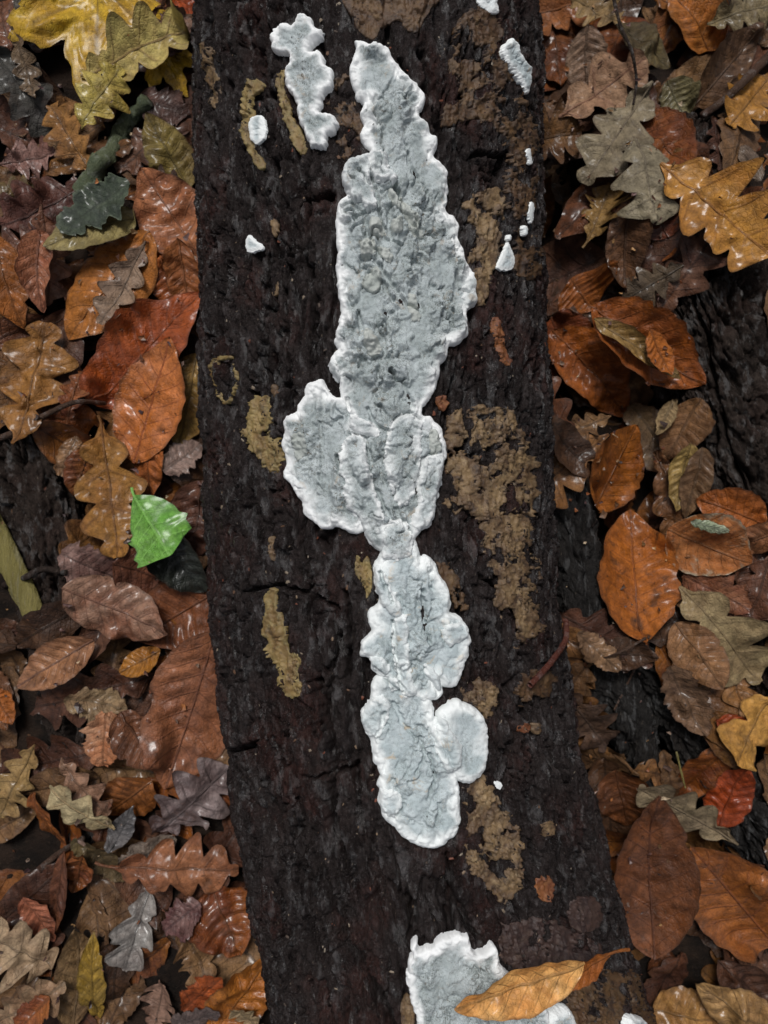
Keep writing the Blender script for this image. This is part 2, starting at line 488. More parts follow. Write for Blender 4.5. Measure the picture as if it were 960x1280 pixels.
CREASES = [
    (4.74, 400, 180, [[(300, 200), (330, 300), (345, 400), (380, 560), (480, 600)], [(440, 260), (500, 420), (620, 570)], [(330, 700), (400, 800), (480, 930), (600, 1010)], [(370, 820), (430, 930)],
                      [(330, 1090), (370, 1150), (380, 1230)], [(590, 890), (605, 1010)], [(790, 560), (805, 700), (800, 850), (790, 1000)], [(200, 450), (260, 420), (300, 400)], [(230, 1000), (245, 1100)],
                      [(240, 180), (280, 240), (310, 260)], [(420, 380), (400, 480), (420, 560)], [(520, 60), (530, 140), (580, 200)], [(500, 420), (540, 520), (600, 570)], [(250, 690), (330, 680), (350, 640)]]),
    (4.0, 340, 450, [[(385, 370), (440, 380)], [(590, 330), (620, 290), (680, 270), (745, 300)], [(470, 390), (490, 470), (500, 640), (530, 660), (560, 740), (600, 800)], [(620, 740), (640, 790), (690, 870)],
                     [(720, 700), (725, 600), (755, 490)], [(640, 100), (660, 140), (700, 240)], [(430, 40), (470, 0)], [(240, 320), (250, 450), (245, 600)], [(330, 480), (335, 560)], [(300, 330), (345, 290)],
                     [(380, 200), (385, 300)], [(540, 230), (560, 270)], [(260, 160), (258, 260)], [(590, 60), (620, 110), (660, 100)], [(480, 250), (520, 330), (580, 360)]]),
    (3.28, 430, 680, [[(320, 190), (325, 300), (345, 400)], [(200, 310), (210, 450), (240, 600)], [(200, 650), (240, 730), (290, 790)], [(350, 860), (370, 960), (340, 1040)], [(390, 1060), (380, 1150)],
                      [(150, 740), (165, 690)], [(385, 660), (395, 700), (460, 800), (470, 860)], [(130, 500), (180, 550), (220, 600)], [(150, 120), (200, 240)], [(310, 790), (330, 860), (300, 930)], [(220, 1100), (250, 1060)]]),
]
def crease_depth(x, y):
    out = np.zeros(x.shape)
    ax_ = x + 2.5 * fbm(x / 9, y / 9, 881, 3); ay_ = y + 2.5 * fbm(x / 9, y / 9, 882, 3)
    for sc, zx, zy, lines in CREASES:
        for ln in lines:
            p = np.array([(zx + u / sc, zy + v / sc) for u, v in ln])
            m = (x > p[:, 0].min() - 8) & (x < p[:, 0].max() + 8) & (y > p[:, 1].min() - 8) & (y < p[:, 1].max() + 8)
            if not m.any(): continue
            qx, qy = ax_[m], ay_[m]; best = np.full(qx.shape, 1e9)
            for i in range(len(p) - 1):
                ex, ey = p[i + 1] - p[i]
                t = np.clip(((qx - p[i, 0]) * ex + (qy - p[i, 1]) * ey) / (ex * ex + ey * ey + 1e-9), 0, 1)
                best = np.minimum(best, np.hypot(qx - p[i, 0] - t * ex, qy - p[i, 1] - t * ey))
            w = 1.6 + 1.8 * np.clip(0.5 + fbm(qx / 12, qy / 12, 883, 2), 0, 1)
            out[m] = np.maximum(out[m], 1 - sstep(0.35, 1.3, best / w))
    return out

def white_height(thick=7.0, rimw=9.0, dip=1.0, lump=4.0, lsz=15.0, seed=1, stretch=1.6, rimlift=0.0, rimcol=1.0, crease=0.0):
    def hh(d, x, y):
        wx = x + 7 * fbm(x / 22, y / 30, seed + 1, 3); wy = y + 7 * fbm(x / 22, y / 30, seed + 2, 3)
        rw = rimw * (0.75 + 0.9 * np.clip(0.4 + fbm(x / 24, y / 24, seed + 12, 2), 0, 1))
        r = np.clip(d / rw, 0, 1)
        prof = thick * np.sqrt(1 - (1 - r) ** 2)
        dipv = dip * sstep(rimw, rimw * 3.0, d)
        m = sstep(-0.5, 0.45, fbm(x / 45, y / 80, seed + 4, 2)) * sstep(2, 18, d)
        b1 = np.abs(perlin(wx / (lsz * 1.7), wy / (lsz * 1.7 * stretch), seed))
        b2 = np.abs(perlin(wx / (lsz * 0.8), wy / (lsz * 0.8 * 1.3), seed + 3))
        b3 = np.abs(perlin(wx / (lsz * 0.36), wy / (lsz * 0.4), seed + 5))
        bil = 2.3 * b1 + 1.3 * b2 * (0.3 + 0.7 * m) + 0.55 * b3
        bump = lump * (1.25 * bil - 0.95) * (0.30 + 0.70 * m) * sstep(1.0, 9, d)
        # nodules standing up in patches
        f1, f2, cid = worley(wx / 10.0, wy / 12.0, seed + 21)
        nod = 0.55 * lump * np.sqrt(np.clip(1 - (f1 / 0.55) ** 2, 0, 1)) * (cid > 0.45) * sstep(0.05, 0.4, fbm(x / 38, y / 60, seed + 22, 2)) * sstep(5, 14, d)
        # thin drying cracks
        cn = fbm(wx / 34.0, wy / 60.0, seed + 23, 3)
        crack = -1.1 * lump * sstep(0.45, 1.0, 1 - np.clip(np.abs(cn) * 8, 0, 1)) * sstep(-0.35, 0.3, fbm(x / 50, y / 50, seed + 24, 2)) * sstep(4, 12, d)
        fine = 0.5 * fbm(x / 4.0, y / 5.0, seed + 6, 3) * sstep(1, 5, d)
        if crease: crack = crack - 1.4 * crease * crease_depth(x, y) * sstep(2, 8, d)
        q1, q2, qid = worley(x / 7.5, y / 7.5, seed + 41)
        fine = fine + 1.7 * np.sqrt(np.clip(1 - (q1 / 0.62) ** 2, 0, 1)) * (qid > 0.35) * sstep(1.0, 4, d) * sstep(17, 7, d) * min(1.0, thick / 6.0)
        h = prof - dipv + bump + nod + crack + fine + rimlift * np.exp(-d / 5.0)
        rim = rimcol * np.exp(-(d / (rw * 1.25)) ** 1.7)
        return np.maximum(h, 1.0), rim, m
    return hh

def flat_height(thick=2.5, rimw=3.0, rough=1.2, seed=1, lump=0.8):
    def hh(d, x, y):
        r = np.clip(d / rimw, 0, 1)
        b1, b2, bid = worley(x / 11.0 + 0.4 * fbm(x / 6, y / 6, seed, 2), y / 10.0, seed)
        h = 0.55 * thick * np.sqrt(1 - (1 - r) ** 2) + 1.3 * rough * fbm(x / 9, y / 12, seed, 4, 0.6) + lump * (bid - 0.5) * sstep(0, 0.2, b2 - b1) \
            - lump * (1 - sstep(0, 0.12, b2 - b1)) + 0.5 * np.exp(-(d / 3.0) ** 2)
        p1, p2, pid = worley(x / 13.0 + 0.5 * fbm(x / 8, y / 8, seed + 5, 2), y / 15.0, seed + 6)
        h = h - 3.0 * (pid > 0.55) * sstep(0.34, 0.12, p1)
        return np.maximum(h, 0.5), np.exp(-(d / (2.2 * rimw)) ** 2), np.clip(0.5 + fbm(x / 20, y / 20, seed + 2, 2), 0, 1)
    return hh

def fungus_mat(name, grey, grey2, white, green, stain, stain_amt=0.35, speck=0.5):
    m, nt, b = new_mat(name)
    p = nt.new('ShaderNodeNewGeometry').outputs['Position']
    rim = nt.attr('rim'); cav = nt.attr('cav')
    n1 = nt.noise(p, 0.03 * U, 4, 0.55); n2 = nt.noise(p, 0.16 * U, 5, 0.65); n3 = nt.noise(p, 0.55 * U, 3, 0.6)
    c = nt.mix(nt.ramp(n1, 0.38, 0.62), grey, grey2)
    c = nt.mix(nt.math('MULTIPLY', nt.ramp(n2, 0.46, 0.66), nt.math('MULTIPLY_ADD', cav, 0.6, 0.12)), c, green)
    c = nt.mix(nt.math('MULTIPLY', nt.ramp(n3, 0.54, 0.66), nt.math('MULTIPLY', nt.math('MULTIPLY_ADD', cav, 0.7, 0.3), speck)), c, srgb((84, 90, 84)))
    n7 = nt.noise(p, 0.05 * U, 5, 0.7, 1.2)
    c = nt.mix(nt.math('MULTIPLY', nt.ramp(nt.math('ABSOLUTE', nt.math('SUBTRACT', n7, 0.5)), 0.012, 0.002), nt.math('MULTIPLY_ADD', speck, 0.5, 0.2)), c, srgb((96, 98, 92)))
    n5 = nt.noise(p, 0.045 * U, 4, 0.6, 0.6)
    c = nt.mix(nt.math('MULTIPLY', nt.ramp(n5, 0.60, 0.72), stain_amt), c, stain)
    n8 = nt.noise(p, 0.14 * U, 5, 0.7, 0.8)
    c = nt.mix(nt.math('MULTIPLY', nt.math('MULTIPLY', nt.ramp(n8, 0.56, 0.66), cav), speck), c, srgb((104, 98, 88)))
    n6 = nt.noise(p, 0.06 * U, 3, 0.5)
    rr = nt.ramp(nt.math('MULTIPLY', rim, nt.math('MULTIPLY_ADD', n6, 1.0, 0.5)), 0.06, 0.85)
    c = nt.mix(rr, c, white)
    dots = nt.voro(p, 0.03 * U)
    c = nt.mix(nt.ramp(dots, 0.055, 0.035, 0, 0.8), c, srgb((52, 54, 52)))
    nt.put(b.inputs['Base Color'], c)
    nt.put(b.inputs['Roughness'], 0.72)
    b.inputs['Specular IOR Level'].default_value = 0.3
    b.inputs['Subsurface Weight'].default_value = 0.0
    hgt = nt.math('ADD', nt.noise(p, 0.22 * U, 5, 0.65), nt.math('MULTIPLY', nt.noise(p, 0.8 * U, 3, 0.6), 0.5))
    nt.put(b.inputs['Normal'], nt.bump(hgt, 0.55, 2.0 * K))
    return m

MAT_FW = fungus_mat('fungus_grey', srgb((164, 173, 174)), srgb((186, 194, 196)), srgb((242, 245, 244)), srgb((128, 136, 136)), srgb((170, 150, 126)), 0.55, 1.0)
MAT_FL = fungus_mat('fungus_white', srgb((176, 188, 191)), srgb((194, 204, 207)), srgb((240, 244, 243)), srgb((140, 150, 150)), srgb((190, 168, 138)), 0.75, 0.5)
MAT_FC = fungus_mat('fungus_cream', srgb((192, 196, 188)), srgb((204, 202, 186)), srgb((226, 224, 208)), srgb((170, 160, 130)), srgb((180, 150, 100)), 0.5, 0.2)
MAT_FN = fungus_mat('fungus_nodule', srgb((166, 172, 168)), srgb((182, 186, 182)), srgb((212, 214, 208)), srgb((164, 168, 160)), srgb((182, 168, 150)), 0.4, 0.25)

def crust_mat(name, c1, c2, c3, dark, dark_amt=0.5, edge=None):
    m, nt, b = new_mat(name)
    p = nt.new('ShaderNodeNewGeometry').outputs['Position']
    n1 = nt.noise(p, 0.03 * U, 5, 0.6); n2 = nt.noise(p, 0.11 * U, 5, 0.65); n3 = nt.noise(p, 0.06 * U, 5, 0.7, 0.5)
    c = nt.mix(nt.ramp(n1, 0.38, 0.62), c1, c2)
    c = nt.mix(nt.ramp(n2, 0.5, 0.7, 0, 0.7), c, c3)
    c = nt.mix(nt.math('MULTIPLY', nt.ramp(n3, 0.53, 0.66), dark_amt), c, dark)
    if edge: c = nt.mix(nt.math('MULTIPLY', nt.attr('rim'), nt.ramp(n2, 0.3, 0.6, 0.1, 0.6)), c, edge)
    n5 = nt.noise(p, 0.22 * U, 4, 0.65)
    c = nt.mix(nt.ramp(n5, 0.56, 0.70, 0, 0.75), c, dark)
    dots = nt.voro(p, 0.032 * U)
    c = nt.mix(nt.ramp(dots, 0.09, 0.06, 0, 0.9), c, srgb((30, 24, 20)))
    nt.put(b.inputs['Base Color'], c)
    nt.put(b.inputs['Roughness'], nt.ramp(n2, 0.3, 0.7, 0.38, 0.62))
    nt.put(b.inputs['Normal'], nt.bump(nt.noise(p, 0.2 * U, 6, 0.7), 0.8, 2.2 * K))
    return m
MAT_TAN = crust_mat('old_crust_tan', srgb((138, 113, 80)), srgb((104, 81, 58)), srgb((172, 148, 112)), srgb((54, 40, 32)), 0.8, srgb((62, 47, 38)))
MAT_BROWN = crust_mat('old_crust_brown', srgb((100, 74, 46)), srgb((82, 58, 38)), srgb((124, 98, 62)), srgb((44, 32, 26)), 0.8, srgb((46, 35, 30)))
MAT_OLIVE = crust_mat('old_crust_olive', srgb((144, 120, 74)), srgb((110, 84, 50)), srgb((170, 152, 106)), srgb((62, 46, 32)), 0.8, srgb((134, 122, 80)))
MAT_DARKC = crust_mat('old_crust_dark', srgb((70, 52, 46)), srgb((56, 42, 40)), srgb((84, 66, 56)), srgb((40, 30, 28)), 0.5)
MAT_ORNG = crust_mat('old_crust_orange', srgb((136, 84, 46)), srgb((110, 64, 40)), srgb((160, 112, 70)), srgb((70, 40, 28)), 0.5)

def T(zx, zy, s, pts): return [(zx + a / s, zy + b / s) for a, b in pts]
Z1 = lambda p: T(300, 0, 2.4, p)
Z2 = lambda p: T(300, 350, 2.4, p)
Z3 = lambda p: T(300, 660, 2.4, p)
Z4 = lambda p: T(400, 1000, 2.182, p)
ZA = lambda p: T(400, 180, 4.74, p)
ZB = lambda p: T(340, 450, 4.0, p)
ZC = lambda p: T(430, 680, 3.28, p)

# --- the long white crust fungus: one thing of several fused plates and lobes
main_fungus = empty('crust_fungus', (0, 0.02, 0.0))
tag(main_fungus, 'long pale grey crust fungus with white wavy margin, the largest, running down the log', 'fungus')

F_LEFT = Z2([(225, 300), (250, 297), (258, 320), (275, 345), (297, 352), (320, 345), (350, 370), (370, 480), (380, 600), (385, 700), (375, 745), (330, 758), (290, 742), (265, 750),
             (235, 740), (205, 715), (185, 690), (185, 660), (160, 635), (148, 610), (132, 585), (135, 540), (130, 500), (132, 460), (130, 425), (140, 405), (165, 395),
             (175, 375), (190, 350), (195, 320), (210, 305)])
F_UP = Z1([(345, 120), (370, 118), (385, 128), (400, 125), (430, 130), (450, 155), (465, 180), (490, 215), (510, 240), (535, 255), (552, 285), (548, 320), (540, 350), (565, 372),
           (572, 400), (592, 410), (595, 440), (585, 465), (605, 480), (625, 510), (628, 560), (625, 600), (622, 632), (645, 645), (655, 680), (655, 715), (672, 745), (682, 780),
           (700, 805), (710, 840), (705, 870), (712, 905), (690, 925), (680, 945)]) + \
    Z2([(688, 140), (685, 165), (665, 185), (645, 195), (625, 205), (620, 240), (595, 255), (598, 290), (585, 330), (565, 365), (548, 385), (552, 408), (575, 410), (600, 445), (622, 490), (620, 530),
        (610, 560), (605, 600), (590, 650), (585, 700), (575, 735), (545, 755), (530, 780), (538, 835), (500, 850), (430, 840), (420, 815), (400, 800), (385, 780), (365, 745),
        (330, 690), (315, 650), (320, 620), (300, 590), (310, 545), (320, 500), (335, 470), (330, 440), (325, 400), (303, 365), (297, 320), (290, 295), (272, 275), (270, 240),
        (285, 220), (300, 205), (282, 190), (290, 150), (300, 100), (295, 60), (290, 20)]) + \
    Z1([(295, 840), (285, 800), (290, 740), (285, 690), (287, 640), (300, 600), (318, 585), (310, 560), (305, 525), (320, 490), (345, 475), (378, 465), (390, 450), (368, 430),
        (360, 400), (372, 370), (358, 345), (368, 310), (350, 290), (335, 255), (332, 205), (340, 170), (345, 140)])
F_MID = Z3([(415, 80), (430, 60), (450, 40), (500, 30), (530, 50), (540, 90), (560, 82), (585, 100), (600, 140), (625, 180), (632, 220), (630, 250), (655, 258), (675, 285), (688, 330),
            (685, 375), (670, 420), (655, 460), (640, 480), (615, 478), (600, 460), (605, 490), (590, 515), (560, 520), (520, 510), (490, 490), (465, 475), (445, 458), (425, 445),
            (395, 420), (385, 390), (362, 380), (362, 345), (385, 320), (395, 300), (382, 270), (385, 245), (410, 230), (415, 200), (402, 170), (400, 130), (405, 105)])
F_LOW = Z3([(390, 470), (405, 445), (450, 430), (520, 470), (575, 515), (582, 560), (600, 590), (640, 700), (652, 745), (660, 790), (662, 830), (662, 880), (645, 920), (610, 950), (575, 962), (530, 952), (490, 930),
            (465, 900), (430, 860), (415, 820), (415, 770), (420, 740), (405, 710), (395, 680), (390, 645), (375, 610), (362, 580), (365, 550), (385, 520), (390, 490)])
F_BRK = Z3([(590, 560), (605, 540), (630, 520), (655, 515), (668, 525), (690, 528), (725, 560), (742, 600), (748, 650), (742, 700), (730, 740), (700, 762), (665, 765), (640, 745), (620, 700), (600, 640)])

def part(name, outline, mat, parent, **kw):
    hk = {k: kw.pop(k) for k in list(kw) if k in ('thick', 'rimw', 'dip', 'lump', 'lsz', 'stretch', 'rimlift', 'rimcol', 'crease')}
    s = kw.get('seed', 1)
    return link(name, crust_mesh(name, outline, mat, white_height(seed=s, **hk), **kw), parent=parent)

HOSTS = []
def host_part(name, outline, mat, seed, **kw):
    hk = dict(kw)
    part(name, outline, mat, main_fungus, seed=seed, billow=2.2, scallop=0.8, scw=15, **kw)
    HOSTS.append((smooth_poly(outline), white_height(seed=seed, **hk)))
def host_height(px, py):
    best = np.zeros(px.shape)
    for poly, hf in HOSTS:
        d = sdf_poly(px, py, poly)
        if (d > 0).any():
            h = hf(np.maximum(d, 0.01), px, py)[0]
            best = np.maximum(best, np.where(d > 0, h, 0))
    return best
host_part('side_lobe', F_LEFT, MAT_FW, 101, thick=7.5, lump=5.6, stretch=2.8, crease=8)
host_part('upper_crust', F_UP, MAT_FW, 111, thick=9, lump=7.5, lsz=15, crease=11)
host_part('lower_crust', F_LOW, MAT_FL, 121, thick=9, lump=4.8, lsz=18, rimw=10, crease=8)
host_part('middle_crust', F_MID, MAT_FL, 131, thick=11, lump=4.8, lsz=16, rimw=10, crease=9)
host_part('bracket_lobe', F_BRK, MAT_FL, 141, thick=13, lump=1.2, rimw=10, dip=4, lsz=20)
LOBES = [
    (ZA([(180, 100), (280, 70), (300, 130), (300, 200), (330, 300), (335, 390), (290, 400), (240, 350), (200, 355), (160, 280), (130, 230), (140, 150)]), 'fw', 17),
    (ZA([(300, 60), (390, 60), (400, 150), (440, 200), (440, 260), (400, 230), (360, 240), (310, 200), (290, 120)]), 'fw', 16),
    (ZA([(400, 280), (440, 300), (480, 330), (540, 400), (600, 500), (610, 550), (560, 550), (500, 430), (430, 370)]), 'fn', 14),
    (ZA([(300, 460), (350, 450), (380, 510), (350, 560), (300, 540)]), 'fn', 14), (ZA([(420, 480), (480, 440), (490, 520), (460, 550), (425, 520)]), 'fn', 14),
    (ZA([(240, 600), (310, 570), (330, 640), (260, 690)]), 'fn', 13), (ZA([(340, 610), (400, 630), (435, 690), (400, 705), (350, 660)]), 'fn', 14),
    (ZA([(250, 820), (330, 730), (370, 820), (330, 890), (270, 870)]), 'fn', 14), (ZA([(520, 900), (560, 900), (595, 1020), (560, 1060), (530, 1010)]), 'fn', 13.5),
    (ZA([(860, 800), (910, 770), (930, 930), (860, 990), (840, 900)]), 'fw', 11.5), (ZA([(260, 1110), (320, 1130), (365, 1210), (330, 1270), (280, 1250)]), 'fn', 14),
    (ZB([(370, 390), (460, 385), (480, 520), (520, 660), (560, 800), (560, 930), (520, 950), (470, 880), (430, 780), (380, 740), (365, 670), (370, 600), (340, 560), (345, 490)]), 'fw', 14.5),
    (ZB([(600, 310), (660, 270), (735, 300), (740, 480), (730, 600), (700, 690), (640, 730), (590, 640), (560, 520), (570, 400)]), 'fw', 12.5),
    (ZB([(780, 360), (810, 350), (832, 400), (830, 460), (790, 460)]), 'fn', 14), (ZB([(755, 490), (860, 480), (850, 600), (805, 780), (740, 850), (690, 800), (725, 720), (725, 600)]), 'fw', 12),
    (ZB([(290, 20), (320, 0), (345, 60), (335, 110), (300, 70)]), 'fw', 12), (ZB([(385, 290), (420, 280), (520, 330), (540, 385), (480, 380), (400, 350)]), 'fw', 13.5),
    (ZB([(115, 380), (170, 370), (180, 420), (160, 490), (120, 490)]), 'fn', 12), (ZB([(550, 840), (640, 800), (700, 880), (680, 980), (560, 985)]), 'fw', 13),
    (ZC([(400, 340), (440, 320), (485, 325), (490, 370), (440, 410), (405, 400)]), 'fl', 15.5), (ZC([(330, 490), (360, 510), (400, 570), (380, 590), (340, 540)]), 'fl', 15),
    (ZC([(375, 760), (390, 700), (420, 740), (460, 800), (470, 870), (440, 930), (400, 910), (370, 830)]), 'fl', 17),
    (ZC([(205, 310), (250, 290), (265, 400), (270, 500), (290, 610), (235, 600), (205, 470), (195, 390)]), 'fl', 14), (ZC([(110, 470), (150, 455), (185, 500), (160, 540), (120, 510)]), 'fl', 14),
    (ZC([(125, 90), (160, 110), (200, 190), (235, 270), (210, 295), (160, 250), (130, 180)]), 'fl', 14), (ZC([(180, 550), (215, 545), (225, 590), (195, 595)]), 'fl', 14),
    (ZC([(150, 1000), (220, 1010), (240, 1060), (210, 1110), (160, 1080)]), 'fl', 11), (ZC([(75, 680), (130, 620), (185, 640), (180, 720), (140, 780), (85, 760)]), 'fl', 11.5),
]
for i, (ol, mk, th) in enumerate(LOBES):
    mt = {'fc': MAT_FC, 'fw': MAT_FW, 'fn': MAT_FN, 'fl': MAT_FL}[mk]
    dome = max(2.5, (th - 9.5) * 0.75)
    nn = mk == 'fn'
    part('lobe', ol, mt, main_fungus, seed=200 + 13 * i, thick=dome * (1.4 if nn else 1.7), rimw=9 if nn else 7, dip=0.3, lump=1.0, lsz=9, billow=2.2, scallop=1.2, scw=7, host=host_height, rimcol=0.3 if nn else 0.65)

# --- the smaller white fungi, each its own thing
SMALL = [
    (Z1([(185, 38), (205, 50), (215, 65), (225, 80), (245, 88), (248, 105), (232, 120), (218, 135), (205, 155), (225, 152), (250, 165), (255, 190), (275, 215), (280, 240), (270, 265),
         (252, 285), (245, 310), (235, 335), (262, 340), (285, 350), (292, 375), (285, 395), (265, 405), (258, 435), (245, 445), (215, 440), (205, 420), (195, 400), (180, 370), (170, 340),
         (172, 310), (160, 290), (145, 260), (135, 235), (140, 205), (148, 180), (140, 160), (115, 160), (98, 145), (92, 115), (100, 85), (125, 68), (155, 70), (170, 45)]),
     'slender white-edged grey crust fungus left of the large one, near the top edge', dict(thick=10, lump=2.5, rimw=6)),
    (Z1([(788, 140), (805, 125), (822, 112), (840, 130), (850, 160), (870, 190), (882, 205), (876, 270), (860, 278), (840, 240), (820, 210), (800, 180)]),
     'small pale fungus plate on tan crust at the upper right edge of the log', dict(thick=5, lump=3, rimw=4)),
    (Z1([(718, -14), (770, -14), (775, 10), (780, 35), (760, 38), (738, 25), (722, 8)]), 'small white fungus cut by the top edge of the picture', dict(thick=2.2, lump=1.8, rimw=5)),
    (Z1([(22, 365), (40, 345), (62, 345), (74, 380), (66, 415), (45, 432), (28, 410)]), 'tiny white fungus on the olive crust sliver at the upper left of the log', dict(thick=2.2, lump=1.8, rimw=5)),
    (Z1([(10, 720), (25, 704), (45, 722), (64, 738), (45, 750), (16, 752)]), 'tiny white fungus dot on bare black bark left of the large crust', dict(thick=1.6, lump=1.2, rimw=5)),
    (Z1([(812, 725), (822, 745), (834, 775), (828, 805), (800, 808), (780, 800), (790, 775)]), 'small white triangular fungus at the right edge of the log', dict(thick=1.6, lump=1.4, rimw=5)),
    (Z1([(864, 450), (882, 448), (886, 480), (874, 490)]), 'tiny white fungus fleck highest at the right rim of the log', dict(thick=1.3, lump=0.8, rimw=5)),
    (Z1([(872, 605), (882, 615), (884, 655), (876, 668), (868, 640)]), 'thin white upright fungus fleck on the right rim of the log', dict(thick=1.3, lump=0.8, rimw=5)),
    (Z1([(848, 680), (860, 678), (862, 702), (852, 706)]), 'tiny round white fungus fleck just above the white triangular fungus', dict(thick=4, lump=0, rimw=2.5)),
    (Z1([(808, 702), (818, 702), (818, 718), (810, 720)]), 'tiniest white fungus speck touching the tip of the triangular fungus', dict(thick=4, lump=0, rimw=2.5)),
    (Z3([(773, 768), (786, 766), (794, 778), (784, 788), (774, 782)]), 'single white fungus dot right of the lower end of the large crust', dict(thick=1.3, lump=0.8, rimw=5)),
    (Z4([(245, 390), (262, 382), (270, 405), (310, 400), (315, 385), (345, 368), (395, 365), (405, 375), (408, 405), (430, 415), (455, 405), (478, 395), (485, 430), (490, 450), (525, 480),
         (560, 505), (600, 540), (620, 600), (600, 660), (500, 720), (380, 740), (280, 720), (268, 640), (265, 600), (255, 560), (240, 500), (240, 440), (255, 420)]),
     'pale grey ruffled fungus under the fallen tan leaf at the bottom edge', dict(thick=12, lump=5, rimw=7, rimlift=6)),
    (Z4([(600, 600), (640, 570), (672, 562), (690, 585), (700, 615), (690, 660), (610, 660)]), 'smooth white fungus lobe below the tan leaf, cut by the bottom edge', dict(thick=12, lump=1, rimw=8)),
    (Z4([(826, 590), (850, 582), (880, 600), (890, 640), (830, 640)]), 'small white fungus knob at the bottom edge, farthest right on the log', dict(thick=9, lump=0.5, rimw=6)),
]
for i, (ol, lab, kw) in enumerate(SMALL):
    big = len(ol) > 20
    me = crust_mesh('crust_fungus', ol, MAT_FW if big else MAT_FL, white_height(seed=500 + 17 * i, lsz=12, **kw), step=1.2 if big else 0.6, scallop=1.4 if big else 1.8, scw=9 if big else 8, billow=2.2 if big else 0.0, seed=500 + 17 * i, smooth_n=4)
    tag(link('crust_fungus', me), lab, 'fungus', 'small white fungi on the log')

